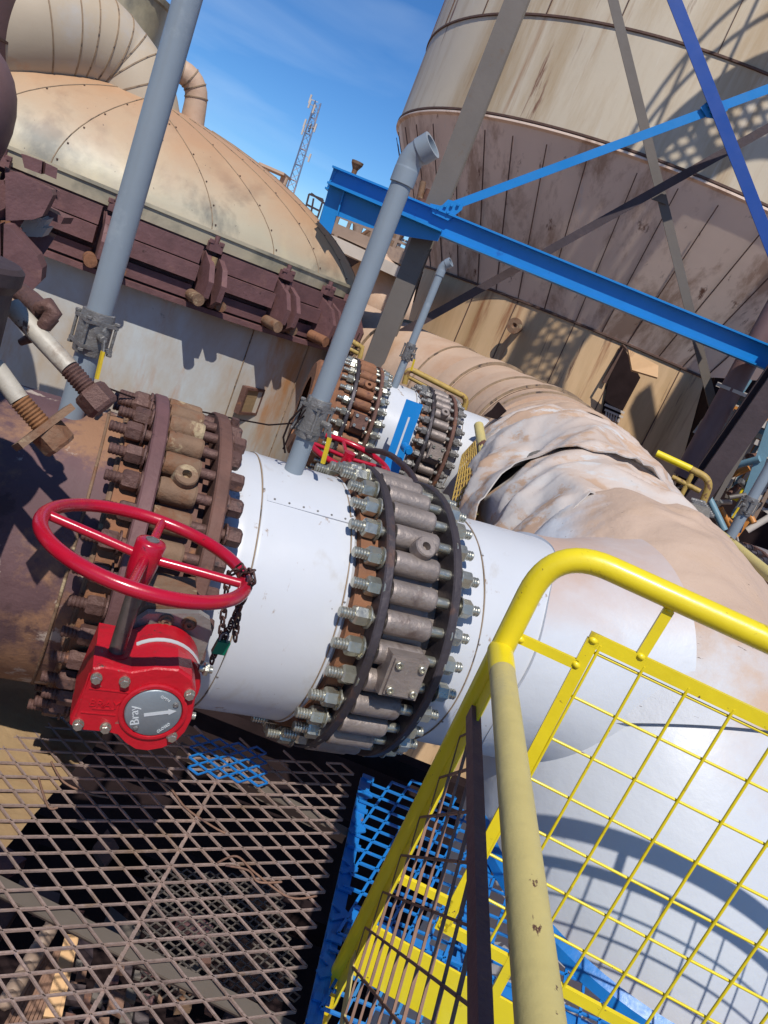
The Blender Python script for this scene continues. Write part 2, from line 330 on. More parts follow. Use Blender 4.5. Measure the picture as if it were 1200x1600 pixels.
def valve(name, label, O, ax, ta, tb, N, ph, rb, mats, group, fine, wid=.028, boss=0, rl=.066):
    """lug valve between two ring flanges; ta, tb: outer faces' positions along the pipe"""
    body_m, ring_m, ring2_m, lug_m, stud_m, nut_m = mats
    root = thing(name, O + ax * ((ta + tb) / 2) - Z * .5, label, 'valve', group)
    u = -Z if False else Z
    side = ax.cross(Z)                   # horizontal, across the pipe
    if side.dot(-O) < 0: side = -side    # towards the viewer
    def dirn(a): return side * math.cos(a) + Z * math.sin(a)
    L = tb - ta
    n = 96 if fine else 64
    b = MB(); b.lathe([(ta + wid, rb - .055), (ta + L * .22, rb - .055), (ta + L * .22, rb - .028), (ta + L * .72, rb - .028), (ta + L * .72, rb - .06), (tb - wid, rb - .06)], O, ax, n); b.obj('valve_body', body_m, root)
    # left pipe flange (behind the nuts), ring bands
    for t0, w_, rr, mt in ((ta, wid, rb + .022, ring_m), (tb - wid, wid, rb + .022, ring2_m)):
        r = MB(); r.lathe([(t0, rb - .1), (t0, rr - .004), (t0 + .004, rr), (t0 + w_ - .004, rr), (t0 + w_, rr - .004), (t0 + w_, rb - .1)], O, ax, n); r.obj('flange_ring', mt, root)
    f = MB(); f.lathe([(ta - .052, rb - .06), (ta - .05, rb - .028), (ta - .001, rb - .028)], O, ax, n); f.obj('gasket_face', m_gasket, root)
    lr = PI * rb / N * .80
    # one lug, one stud with two nuts, then copies
    def frame(k):
        an = ph - k * 2 * PI / N; r = dirn(an); mw = Matrix.Identity(4)
        zx = ax; yy = r; xx = yy.cross(zx)
        for i in range(3): mw[i][0] = xx[i]; mw[i][1] = yy[i]; mw[i][2] = zx[i]
        p = O + r * (rb - .006)
        for i in range(3): mw[i][3] = p[i]
        return mw
    l0, l1 = ta + wid + .004, tb - wid - L * (.19 if fine else .15)
    lm = MB(); lm.lathe([(l0, 0), (l0, lr * .92), (l0 + .006, lr), (l1 - .006, lr), (l1, lr * .9), (l1, 0)], (0, 0, 0), (0, 0, 1), 20)
    lm.box((0, -lr * 1.0, (l0 + l1) / 2), V((lr * .86, 0, 0)), V((0, lr * .75, 0)), V((0, 0, (l1 - l0) * .36)))
    lug0 = None; st0 = None
    sr = lr * .46
    sm_ = MB(); sm_.thread((0, 0, ta - .078), (0, 0, ta), sr, .0075 if fine else .012, 12 if fine else 8)
    sm_.cyl((0, 0, ta - .012), (0, 0, tb + .012), sr * .98, n=12)
    sm_.thread((0, 0, tb), (0, 0, tb + rl), sr, .0075 if fine else .012, 12 if fine else 8)
    nm1 = MB(); nm1.hexn((0, 0, ta - .042), (0, 0, ta - .004), lr * .80, .3); nm1.cyl((0, 0, ta - .004), (0, 0, ta), lr * .95, n=16)
    nm2 = MB(); nm2.hexn((0, 0, tb + .004), (0, 0, tb + .040), lr * .80, .1); nm2.cyl((0, 0, tb), (0, 0, tb + .004), lr * .95, n=16)
    for k in range(N):
        mw = frame(k); dx = random.uniform(-.016, .010)
        ms = mw @ Matrix.Translation((0, 0, dx)); mr = mw @ Matrix.Rotation(random.uniform(0, 1), 4, 'Z')
        if k == 0:
            lug0 = lm.obj('lug', lug_m, None); st0 = sm_.obj('stud', stud_m, None); n1 = nm1.obj('nut', nut_m, None); n2 = nm2.obj('nut', nut_m, None)
            for o_ in (lug0, st0): o_.parent = root; o_.matrix_parent_inverse = wmat(root).inverted()
            lug0.matrix_basis = mw; st0.matrix_basis = ms
            for o_ in (n1, n2): o_.parent = st0; o_.matrix_parent_inverse = Matrix.Identity(4); o_.matrix_basis = Matrix.Rotation(random.uniform(0, 1), 4, 'Z')
        else:
            inst(lug0, root, mw); s2 = st0.copy(); COL.objects.link(s2); s2.matrix_basis = ms
            for o_ in (n1, n2):
                c = o_.copy(); COL.objects.link(c); c.parent = s2; c.matrix_basis = Matrix.Rotation(random.uniform(0, 1), 4, 'Z')
    # tapped boss and bearing cover with four screws
    mid = (l0 + l1) / 2
    an = math.radians(boss); r = dirn(an); p = O + ax * (mid + L * .04) + r * (rb + lr * .55)
    bo = MB(); bo.lathe([(-.01, lr * 1.0), (.022, lr * .95), (.026, lr * .85), (.026, lr * .38), (.004, lr * .36), (.004, 0)], p, r, 20); bo.obj('drain_boss', lug_m, root)
    return root, dirn, frame

m_v1 = (m_rust, m_clamp, m_rust, m_barrel, m_bolt_r, m_bolt_r)
m_v2 = (m_steel, m_dkring, m_dkring, m_steel, m_zinc, m_zinc)
v1, dirA, fr1 = valve('lug_valve', 'rusty brown lug valve with dusty barrels behind the red handwheel', OA, dA, .146, .338, 36, math.radians(88.5), .415, m_v1, 'bolted lug valves on the pipelines', True, .034, 52, .040)
v2, _, fr2 = valve('lug_valve', 'grey steel lug valve with bright zinc studs, nearest the yellow guardrail', OA, dA, .758, .985, 32, math.radians(79), .40, m_v2, 'bolted lug valves on the pipelines', True, .026, 51)
# four-screw cover on valve 2, on the side facing the rail
def cover(root, O, ax, t, ang, rb, hw, hh, mat_):
    side = ax.cross(Z); side = side if side.dot(-O) > 0 else -side
    a = math.radians(ang); r = side * math.cos(a) + Z * math.sin(a); tt = -side * math.sin(a) + Z * math.cos(a)
    c = O + ax * t + r * (rb + .012)
    b = MB(); b.box(c + r * .014, ax * hw, tt * hh, r * .028); b.box(c + r * .046, ax * (hw * .86), tt * (hh * .86), r * .0045)
    o = b.obj('bearing_cover', mat_, root)
    for i in (-1, 1):
        for j in (-1, 1):
            q = c + ax * (hw * .62 * i) + tt * (hh * .62 * j) + r * .05
            s_ = MB(); s_.lathe([(0, .0105), (.008, .0105), (.0095, .009), (.0095, .005), (.005, .0045), (.005, 0)], q, r, 12); s_.obj('screw', m_zinc, o)
cover(v2, OA, dA, .862, 7, .40, .052, .055, m_steel)

# white spool between the valves
def jacket(name, label, O, ax, prof, seams, mat_, cat='pipe', group=None, seed=0.):
    root = thing(name, O + ax * ((prof[0][0] + prof[-1][0]) / 2) - Z * .45, label, cat, group)
    def rf(t):
        for (a, ra), (b, rb_) in zip(prof[:-1], prof[1:]):
            if t <= b: return ra + (rb_ - ra) * (t - a) / (b - a)
        return prof[-1][1]
    b = MB(); dented(b, O, ax, prof[0][0], prof[-1][0], rf, 110, 40, .0035, seed)
    endcap(b, O, ax, prof[0][0], .2, prof[0][1]); endcap(b, O, ax, prof[-1][0], prof[-1][1], .0 if prof[-1][1] > .355 else .2)
    b.obj('cladding', mat_, root)
    for t in seams:
        r = rf(t); s_ = MB(); s_.lathe([(t - .006, r + .0005), (t - .005, r + .003), (t + .001, r + .0035), (t + .0016, r + .0002)], O, ax, 110)
        s_.obj('seam_band', mat_, root)
        s_ = MB(); s_.lathe([(t - .0090, r + .0002), (t - .0084, r + .0026), (t - .0064, r + .0026), (t - .006, r + .0002)], O, ax, 110); s_.obj('seam_caulk', m_seamt, root)
        for k in range(9):
            a = math.radians(-60 + k * 21 + random.uniform(-3, 3)); u_ = ax.cross(Z); u_ = u_ if u_.dot(-O) > 0 else -u_
            d = u_ * math.cos(a) + Z * math.sin(a); q = O + ax * (t - .003) + d * (r + .002)
            if k % 2 == 0: s_ = MB(); s_.lathe([(0, .0032), (.002, .003), (.003, 0)], q, d, 8); s_.obj('rivet', m_castgrey, root)
    return root
sp = jacket('pipe_spool', 'short white clad pipe spool between the rusty valve and the grey steel valve', OA, dA,
            [(.355, .345), (.40, .358), (.45, .36), (.692, .36), (.735, .325)], [.447, .692], m_white, seed=1.)
for root_, t0, t1, an in ((sp, .452, .688, 62),):
    sd2 = dA.cross(Z); sd2 = sd2 if sd2.dot(-OA) > 0 else -sd2; a = math.radians(an); d = sd2 * math.cos(a) + Z * math.sin(a); tn2 = -sd2 * math.sin(a) + Z * math.cos(a)
    b = MB(); b.box(OA + dA * ((t0 + t1) / 2) + d * .3605, dA * ((t1 - t0) / 2), tn2 * .010, d * .0022); b.obj('lap_strip', m_white, root_)
    for k in range(6):
        q = OA + dA * (t0 + .02 + k * .039) + d * .3627; s_ = MB(); s_.lathe([(0, .003), (.002, .0028), (.003, 0)], q, d, 8); s_.obj('rivet', m_castgrey, root_)
wp = jacket('white_pipe', 'white clad pipe running from the grey steel valve into the peeling header', OA, dA,
            [(.985, .33), (1.0, .345), (1.03, .352), (1.10, .356), (1.455, .362)], [1.105], m_white, seed=4.)

# rusty pipe on the left
rp = thing('rusty_pipe', OA - dA * .5 - Z * .36, 'dark flaking rusty pipe at the left edge under the grey vent pipe', 'pipe')
b = MB(); dented(b, OA, dA, -1.6, .085, lambda t: .358, 110, 60, .004, 7.)
b.obj('pipe_wall', m_rustp, rp)
b = MB(); b.lathe([(.085, .34), (.085, .366), (.089, .37), (.146, .372), (.147, .30)], OA, dA, 110); b.obj('weld_neck_flange', m_barrel, rp)
b = MB(); b.tube(arc(OA + dA * .05, dA.cross(Z), Z, .3595, 0, 2 * PI, 90)[:-1], .004, 6, True); b.obj('weld_bead', m_barrel, rp)

# ------------------------------------------------------------------ gear operator with handwheel
gx, gz = dA, Z
GP = lambda t, z, off: nA * off + dA * t + V((0, 0, z))
go = thing('gear_operator', GP(.22, -.95, 1.2), 'red gear operator with red handwheel and grey dial plate on the rusty valve', 'valve gear')
front = [(.120, -.764), (.135, -.757), (.184, -.759), (.222, -.742), (.262, -.738), (.290, -.752), (.305, -.778), (.312, -.81), (.316, -.84), (.313, -.868), (.302, -.893), (.283, -.910), (.258, -.920), (.236, -.920),
         (.213, -.908), (.196, -.893), (.176, -.890), (.128, -.893), (.112, -.886), (.109, -.872)]
def rounded(mb, pts, off0, off1, bev):
    cx = sum(p[0] for p in pts) / len(pts); cz = sum(p[1] for p in pts) / len(pts)
    def ring(sc, off): return [GP(cx + (t - cx) * sc, cz + (z - cz) * sc, off) for t, z in pts]
    R_ = [ring(.965, off0), ring(.99, off0 + bev * .4), ring(1, off0 + bev), ring(1, off1 - bev * .5), ring(.97, off1)]
    n = len(pts); vs = [p for r in R_ for p in r]
    fs = [(j * n + i, j * n + (i + 1) % n, (j + 1) * n + (i + 1) % n, (j + 1) * n + i) for j in range(4) for i in range(n)]
    fs = [tuple(reversed(f)) for f in fs]
    mb.add(vs, fs, False); mb.add(R_[0], [tuple(range(n))]); mb.add(R_[-1], [tuple(reversed(range(n)))])
b = MB(); rounded(b, front, 1.150, 1.225, .008)
# back half of the housing: worm chamber with a slanted shoulder
b.prism([GP(.112, -.885, 1.224), GP(.20, -.885, 1.224), GP(.20, -.762, 1.224), GP(.122, -.762, 1.224)], nA * .075)
hous = b.obj('housing', m_redbox, go)
# raised rim round the dial, embossed bars
b = MB(); C0 = GP(.243, -.832, 1.1495)
b.lathe([(0, .060), (-.004, .060), (-.0055, .057), (-.0055, .052), (-.001, .050)], C0, nA, 48)
for a0, a1, zz in ((.125, .205, -.806), (.140, .176, -.846), (.124, .182, -.857)):
    b.box(GP((a0 + a1) / 2, zz + .004, 1.1495), dA * ((a1 - a0) / 2) + Z * .002, Z * .0012, nA * .0012)
b.box(GP(.118, -.82, 1.150), dA * .001, Z * .045, nA * .0012)
b.obj('raised_rim', m_redbox, hous)
# embossed unreadable-size casting marks: short raised strokes in the foundry field
b = MB(); b.slathe([(-.0001, .0495), (-.004, .0495), (-.006, .0470), (-.006, 0)], C0, nA, 48)
dial = b.obj('dial_plate', m_plate, go)
def txt(s, size, o, ux, uy, mat_, parent, name='lettering', ext=.0006):
    cu = bpy.data.curves.new(name, 'FONT'); cu.body = s; cu.size = size; cu.extrude = ext; cu.align_x = 'CENTER'; cu.align_y = 'CENTER'; cu.resolution_u = 3
    to = bpy.data.objects.new(name, cu); COL.objects.link(to); bpy.context.view_layer.update()
    me = bpy.data.meshes.new_from_object(to.evaluated_get(bpy.context.evaluated_depsgraph_get())); bpy.data.objects.remove(to); bpy.data.curves.remove(cu)
    ux = ux.normalized(); uz = ux.cross(uy).normalized(); uy = uz.cross(ux)
    mm = Matrix.Identity(4)
    for i in range(3): mm[i][0] = ux[i]; mm[i][1] = uy[i]; mm[i][2] = uz[i]; mm[i][3] = o[i]
    me.transform(mm); me.materials.clear(); me.materials.append(mat_)
    ob = bpy.data.objects.new(name, me); COL.objects.link(ob); ob.parent = parent; ob.matrix_parent_inverse = wmat(parent).inverted(); return ob
upv = Z; rt = dA
a20 = math.radians(19); ax_ = rt * math.cos(a20) + upv * math.sin(a20); ay_ = -rt * math.sin(a20) + upv * math.cos(a20)
txt('Bray', .023, C0 - nA * .0066 - ax_ * .032 + ay_ * .001, ay_, -ax_, m_whitetxt, dial)
ar = MB(); q = C0 - nA * .0066 + ax_ * .004
ar.prism([q - ax_ * .020 + ay_ * .0034, q - ax_ * .020 - ay_ * .0034, q + ax_ * .022 - ay_ * .0034, q + ax_ * .022 - ay_ * .0066, q + ax_ * .036, q + ax_ * .022 + ay_ * .0066, q + ax_ * .022 + ay_ * .0034], -nA * .0006)
ar.obj('arrow', m_whitetxt, dial)
txt('OPEN', .0075, C0 - nA * .0066 + ax_ * .022 + ay_ * .029, ax_ * .8 - ay_ * .7, ax_ * .7 + ay_ * .8, m_whitetxt, dial)
txt('CLOSED', .0075, C0 - nA * .0066 + ax_ * .016 - ay_ * .034, ax_ * .85 + ay_ * .55, -ax_ * .55 + ay_ * .85, m_whitetxt, dial)
for dx, dz in ((-.022, -.034), (.033, .026)):
    s_ = MB(); s_.lathe([(0, .005), (-.003, .005), (-.004, .003), (-.004, 0)], C0 - nA * .006 + dA * dx + Z * dz, nA, 10); s_.obj('screw', m_castgrey, dial)
txt('BRAY', .021, GP(.158, -.832, 1.1492), rt + upv * .03, upv - rt * .03, m_redbox, hous, 'cast_lettering', .0012)
for t, z in ((.131, -.780), (.178, -.778), (.126, -.879), (.172, -.878), (.290, -.877), (.294, -.783)):
    s_ = MB(); s_.cyl(GP(t, z, 1.150), GP(t, z, 1.146), .0098, n=16); s_.hexn(GP(t, z, 1.1465), GP(t, z, 1.1375), .0085, random.random()); s_.obj('cover_bolt', m_zinc, go)
for z, hh in ((-.765, .026), (-.872, .02)):
    s_ = MB(); s_.cyl(GP(.309, z, 1.21), GP(.335, z, 1.21), .007, n=12); s_.hexn(GP(.318, z, 1.21), GP(.327, z, 1.21), .013); s_.obj('stop_screw', m_zinc, go)
# adaptor drum with the white band, bracket, neck
b = MB(); b.lathe([(1.225 - 1.3, .0), (1.225 - 1.3, .082), (1.31 - 1.3, .082), (1.318 - 1.3, .074), (1.318 - 1.3, 0)], GP(.247, -.826, 1.3), nA, 40); dr = b.obj('adaptor_drum', m_redbox, go)
b = MB(); b.lathe([(-.056, .0825), (-.056, .0845), (-.046, .0845), (-.046, .0825)], GP(.247, -.826, 1.3), nA, 40); b.obj('white_band', m_whitetxt, dr)
brp = [(.180, -.80), (.190, -.755), (.205, -.735), (.300, -.712), (.325, -.722), (.338, -.75), (.336, -.84), (.32, -.9), (.19, -.9), (.178, -.86)]
b = MB(); b.prism([GP(t, z, 1.32) for t, z in brp], nA * .018); brk = b.obj('mounting_plate', m_bracket, go)
for t, z in ((.243, -.742), (.287, -.737)):
    s_ = MB(); s_.cyl(GP(t, z, 1.319), GP(t, z, 1.315), .015, n=18); s_.lathe([(0, .010), (-.006, .010), (-.007, .0085), (-.007, .005), (-.003, .004), (-.003, 0)], GP(t, z, 1.315), nA, 14); s_.obj('socket_screw', m_barrel, go)
b = MB(); b.cyl(GP(.25, -.83, 1.338), GP(.25, -.87, 1.50), .06, .075, n=28); b.abox((0, 0, 0), 0, 0, 0) if False else None
b.prism([GP(.20, -.73, 1.345), GP(.30, -.712, 1.345), GP(.32, -.76, 1.345), GP(.32, -.92, 1.345), GP(.19, -.92, 1.345), GP(.19, -.76, 1.345)], nA * .13); b.obj('valve_neck', m_barrel, go)
# worm boss, shaft, handwheel
ST = ae(-16.5, 0, 1.215); zt, zb = -.552, -.775
SX = V((ST.x, ST.y, 0))
WC = ae(-16.6, 0, 1.225); WC = V((WC.x, WC.y, -.556)); 
b = MB(); b.cyl((SX.x, SX.y, -.80), (WC.x, WC.y, -.60), .0145, n=20); b.obj('worm_shaft', m_shaft, go)
b = MB(); b.cyl((SX.x, SX.y, -.80), (SX.x, SX.y, -.757), .028, .024, n=24); b.obj('shaft_boss', m_redbox, go)
tilt = V((.03, .085, 1)).normalized(); hu, hv, _ = basis(tilt)
# spoke directions chosen in world axes
e1 = (V((1, 0, 0)) - tilt * V((1, 0, 0)).dot(tilt)).normalized(); e2 = tilt.cross(e1)
WR = .178
hw = MB(); hw.tube(arc(WC, e1, e2, WR, 0, 2 * PI, 72)[:-1], .0120, 16, True); hwheel = hw.obj('handwheel', m_red, go)
for k, a in enumerate((14, 104, 194, 284)):
    a = math.radians(a); d = e1 * math.cos(a) + e2 * math.sin(a)
    b = MB(); b.tube([WC - tilt * .012 + d * .018, WC - tilt * .006 + d * .09, WC + d * (WR - .006)], .0085, 12); b.obj('spoke', m_red, hwheel)
b = MB(); b.slathe([(.020, 0), (.020, .016), (.019, .0235), (.015, .026), (-.03, .025), (-.062, .0215), (-.065, .018), (-.065, 0)], WC, tilt, 28); hb = b.obj('hub', m_red, hwheel)
b = MB(); b.lathe([(0, .012), (.0022, .012), (.0022, .009), (.001, .009), (.001, 0)], WC + tilt * .0202, tilt, 20); b.obj('hub_cap', m_castgrey, hb)

# ------------------------------------------------------------------ chain and padlock
def chain(root, pts, s=.019, wr=.0022):
    # resample
    out = [V(pts[0])]; acc = 0
    seg = [V(p) for p in pts]
    L = sum((b - a).length for a, b in zip(seg[:-1], seg[1:])); N = int(L / (s * .82)); 
    def pos(t):
        d = t * L
        for a, b in zip(seg[:-1], seg[1:]):
            l = (b - a).length
            if d <= l: return a + (b - a) * (d / l), (b - a).normalized()
            d -= l
        return seg[-1], (seg[-1] - seg[-2]).normalized()
    mesh0 = MB(); pr = [V((0, math.cos(2 * PI * i / 16) * .0058 * (1.0), math.sin(2 * PI * i / 16) * .0058 + (.0055 if math.sin(2 * PI * i / 16) > 0 else -.0055))) for i in range(16)]
    mesh0.tube(pr, wr, 6, True); me = mesh0.mesh('link')
    me.materials.append(m_chain)
    for i in range(N):
        p, d = pos((i + .5) / N); u, v, _ = basis(d)
        if i % 2: u, v = v, -u
        o = bpy.data.objects.new('link', me); COL.objects.link(o); mm = Matrix.Identity(4)
        for k in range(3): mm[k][0] = u[k]; mm[k][1] = v[k]; mm[k][2] = d[k]; mm[k][3] = p[k]
        o.parent = root; o.matrix_parent_inverse = wmat(root).inverted(); o.matrix_basis = mm
RP = wd(390, 893, 1.23); RP.z = WC.z + .0
c1 = wd(352, 990, 1.27)
ch = thing('lock_chain', wd(330, 1040, 1.3), 'thin rusty chain looped over the red handwheel rim, green padlock on it', 'chain')
chain(ch, [wd(367, 1000, 1.29), wd(374, 940, 1.27), wd(381, 893, 1.25), RP + V((0, 0, .019)), wd(394, 893, 1.205), wd(396, 905, 1.2), wd(386, 925, 1.22), wd(368, 960, 1.26), wd(352, 995, 1.29), wd(343, 1003, 1.30), wd(330, 1035, 1.33)])
chain(ch, [wd(345, 1000, 1.285), wd(350, 950, 1.275), wd(357, 900, 1.265), wd(378, 884, 1.25)])
pk = thing('padlock', wd(346, 1013, 1.28), 'small green padlock hanging on the rusty chain', 'padlock')
q = wd(345, 1011, 1.275); b = MB(); b.box(q, dA * .0125, Z * .0135 + dA * .002, nA * .006); b.obj('padlock_body', m_green, pk)
b = MB(); b.tube([q + dA * -.007 + Z * .012, q + dA * -.007 + Z * .026, q + Z * .033, q + dA * .007 + Z * .026, q + dA * .007 + Z * .012], .002, 8); b.obj('shackle', m_castgrey, pk)

# ------------------------------------------------------------------ vent pipes with ball valves
def ballvalve(root, p, r, ax, face, handle_len=.075, s=1.):
    """three-piece ball valve; p centre, ax pipe axis, face: side with the stem"""
    ax = ax.normalized(); face = (face - ax * face.dot(ax)).normalized(); sd_ = ax.cross(face); H = .034 * s
    b = MB(); b.lathe([(-H * 1.75, r * 1.02), (-H * 1.7, r * 1.25), (-H * 1.15, r * 1.3), (-H * 1.15, r * 1.1), (-H, r * 1.32), (H, r * 1.32), (H * 1.15, r * 1.1), (H * 1.15, r * 1.3), (H * 1.7, r * 1.25), (H * 1.75, r * 1.02)], p, ax, 20)
    for k in (-1, 1):
        b.box(p + ax * (H * k * 1.0), sd_ * (r * 1.30), face * (r * 1.30), ax * .005 * s)
    vb = b.obj('ball_valve', m_castgrey, root)
    for i in (-1, 1):
        for j in (-1, 1):
            q = p + sd_ * (r * 1.16 * i) + face * (r * 1.16 * j)
            b = MB(); b.cyl(q - ax * H * 1.25, q + ax * H * 1.25, .0045 * s, n=8); b.hexn(q + ax * H * 1.16, q + ax * H * 1.38, .008 * s); b.hexn(q - ax * H * 1.38, q - ax * H * 1.16, .008 * s); b.obj('body_bolt', m_castgrey, vb)
    b = MB(); q = p + face * r * 1.3; b.cyl(q, q + face * .020 * s, .010 * s, n=14); b.hexn(q + face * .018 * s, q + face * .027 * s, .011 * s); b.obj('stem', m_castgrey, vb)
    h0 = q + face * .024 * s; dn = (-ax + face * .12).normalized()
    b = MB(); b.bar(h0, h0 + dn * .03 * s + face * .012 * s, .012 * s, .003, sd_); hd = b.obj('handle_arm', m_castgrey, vb)
    b = MB(); h1 = h0 + dn * .026 * s + face * .012 * s; b.bar(h1, h1 + dn * handle_len * s, .011 * s, .0075 * s, sd_); b.obj('handle_grip', m_yhandle, vb)
    return vb
def vent(label, x, y, zb, zt, r, valvez, face, cap=True, s=1., group='grey vent pipes'):
    root = thing('vent_pipe', (x, y, zb), label, 'pipe', group)
    H = .034 * s * 1.7
    b = MB(); b.cyl((x, y, zb), (x, y, valvez - H), r, n=28)
    b.obj('lower_pipe', m_grey if cap else m_grey, root)
    b = MB(); b.cyl((x, y, valvez + H), (x, y, zt), r, n=28); b.obj('riser', m_grey, root)
    ballvalve(root, V((x, y, valvez)), r, Z, face, s=s)
    if cap:
        c = V((x, y, zt)); ed = V((.93, -.37, 0)).normalized() if cap is True else V(cap).normalized()
        R_ = r * 1.17
        b = MB(); b.lathe([(-.035, r), (-.035, R_), (.0, R_), (.004, R_ * .98)], c, Z, 28)
        dirs = [Z, (Z * .92 + ed * .38).normalized(), (Z * .70 + ed * .71).normalized()]
        pts = [c]; 
        for d in dirs: pts.append(pts[-1] + d * r * .75)
        b.tube(pts, R_ * .97, 28, rad=[R_ * .98, R_ * .98, R_ * .98, R_ * .98])
        e = pts[-1]; dd = dirs[-1]
        b.lathe([(-.008, R_), (-.004, R_ * 1.07), (r * 1.1, R_ * 1.07), (r * 1.1, R_ * .8), (r * .3, R_ * .78), (r * .3, 0)], e, dd, 28)
        b.obj('elbow_fitting', m_grey, root)
    return root
p1 = ae(-24.9, 0, 1.83)
vent('tall grey vent pipe rising from the rusty pipe, past the top of the picture', p1.x, p1.y, -.56, 1.6, .0285, -.338, V((.75, -.66, 0)), cap=False, s=.85)
b = MB(); p1c = wd(118, 640, 1.84)
p2 = ae(-7.95, 0, 1.955)
vent('grey vent pipe with elbow top standing on the white spool in the middle', p2.x, p2.y, -.56, .275, .0258, -.378, V((.9, -.45, 0)), s=.95)
p3 = ae(-3.0, 0, 4.92)
vent('small distant grey vent pipe standing on the far white spool', p3.x, p3.y, -.58, .235, .0245, -.31, V((.8, -.6, 0)), s=1.)

# wire strung from the nut of vent 1 to vent 2, small instrument on it
wr = thing('wire', wd(370, 655, 2.0), 'thin dark wire sagging between the two large grey vent pipes', 'wire')
b = MB(); b.tube([wd(170, 607, 1.84), wd(205, 620, 1.87), wd(300, 640, 1.98), wd(370, 655, 2.0), wd(420, 664, 1.99), wd(462, 661, 1.96), wd(475, 650, 1.93)], .0022, 6); b.obj('wire_strand', m_dark, wr)
b = MB(); b.tube([wd(362, 690, 1.92), wd(366, 672, 1.93)], .006, 8); q = wd(366, 662, 1.93); b.cyl(q - Z * .012, q + Z * .014, .011, n=12)
fit = b.obj('grease_fitting', m_bolt_r, None); tag(fit, 'small rusty fitting sticking up from the top of the rusty valve', 'fitting')

# cable bundle hanging round the second vent valve
b = MB(); c = V((p2.x, p2.y, -.40))
b.tube([c + V((-.03, -.03, .05)), c + V((-.05, -.035, .0)), c + V((-.052, -.03, -.05)), c + V((-.035, -.02, -.09))], .003, 6)
b.tube([c + V((-.02, -.045, .045)), c + V((-.035, -.05, -.02)), c + V((-.042, -.03, -.08))], .0022, 6)
tag(b.obj('tie_wire', m_dark), 'loose dark tie wire round the valve of the elbow-topped vent pipe', 'wire')

# ------------------------------------------------------------------ pipeline B in the middle distance
m_v3 = (m_rust, m_dkring, m_rust, m_gasket, m_zinc, m_zinc)
v3, dirB, _ = valve('lug_valve', 'orange brown lug valve behind the elbow-topped vent pipe', OB, dB, .735, .925, 32, math.radians(86), .40, m_v3, 'bolted lug valves on the pipelines', False, .024, 48)
cover(v3, OB, dB, .83, 14, .40, .05, .05, m_rust)
v4, _, _ = valve('lug_valve', 'grey lug valve with a red-brown ring beyond the blue bar', OB, dB, 1.27, 1.455, 32, math.radians(84), .40, (m_steel, m_dkring, m_rust, m_steel, m_castgrey, m_castgrey), 'bolted lug valves on the pipelines', False, .024, 50)
cover(v4, OB, dB, 1.36, 12, .40, .05, .05, m_steel)
jacket('pipe_spool', 'far white clad pipe spool carrying the small vent pipe', OB, dB, [(.935, .33), (.95, .352), (.985, .36), (1.20, .36), (1.255, .325)], [.99, 1.19], m_white, seed=9.)
jacket('white_pipe', 'far white clad pipe between the red-brown ringed valve and the torn jacket', OB, dB, [(1.46, .33), (1.47, .35), (1.52, .357), (1.74, .36)], [1.53], m_white, seed=12.)
jacket('rusty_pipe', 'short brown rusty pipe end behind the elbow-topped vent pipe, left of the orange brown valve', OB, dB, [(.50, .30), (.52, .33), (.60, .33), (.67, .375), (.73, .375)], [], m_gasket, seed=14.)
# blue channel bar standing against it
bb = thing('blue_bar', wd(590, 775, 4.3), 'flat blue channel bar with a slot leaning against the far white spool', 'steel bar')
pa, pb = wd(648, 628, 4.42), wd(596, 775, 4.36); axx = (pa - pb)
sdv = axx.cross(FW).normalized(); up_ = sdv.cross(axx).normalized()
b = MB(); b.box((pa + pb) / 2, axx / 2, sdv * .052, up_ * .006)
for k in (-1, 1): b.box((pa + pb) / 2 + sdv * (.0485 * k) + up_ * .022, axx / 2, sdv * .004, up_ * .0155)
b.obj('channel', m_blue, bb)
b = MB(); cc = pb + axx * .62
b.box(cc - up_ * .0075, axx * .22, sdv * .006, up_ * .0015); b.obj('slot', m_white, bb)
q = wd(632, 698, 4.3); b = MB(); b.cyl(q, q + V((.03, -.07, 0)), .028, n=14); b.cyl(q + V((.03, -.07, 0)), q + V((.035, -.085, 0)), .018, n=14); b.obj('clamp_knob', m_blue, bb)
# second red handwheel
w2 = thing('gear_operator', wd(560, 790, 3.0), 'distant red handwheel seen just above the bright zinc studs', 'valve gear')
C2 = wd(545, 712, 2.92); t2 = V((.05, -.07, 1)).normalized(); f1 = (V((1, 0, 0)) - t2 * t2.x).normalized(); f2 = t2.cross(f1)
b = MB(); b.tube(arc(C2, f1, f2, .172, 0, 2 * PI, 60)[:-1], .0125, 12, True); h2 = b.obj('handwheel', m_red, w2)
for a in (20, 110, 200, 290):
    a = math.radians(a); d = f1 * math.cos(a) + f2 * math.sin(a); b = MB(); b.tube([C2 + d * .015 - t2 * .01, C2 + d * .168], .008, 10); b.obj('spoke', m_red, h2)
b = MB(); b.cyl(C2 - t2 * .05, C2 + t2 * .015, .024, n=20); b.obj('hub', m_red, h2)
b = MB(); b.cyl(C2 - Z * .40, C2 - Z * .04, .014, n=14); b.obj('worm_shaft', m_shaft, w2)
b = MB(); b.prism([C2 + V((-.06, -.05, -.52)), C2 + V((.16, -.01, -.52)), C2 + V((.2, -.0, -.44)), C2 + V((.16, 0.0, -.36)), C2 + V((-.06, -.05, -.36))], V((-.02, .10, 0))); b.obj('housing', m_redbox, w2)

# black hose between
b = MB(); b.tube(fillet([wd(570, 703, 3.1), wd(605, 706, 2.9), wd(640, 735, 2.6), wd(655, 765, 2.32), wd(672, 800, 2.25)], .12), .012, 12)
tag(b.obj('hose', m_rubber), 'dark hose arching from the distant red handwheel to the nearest grey valve', 'hose')

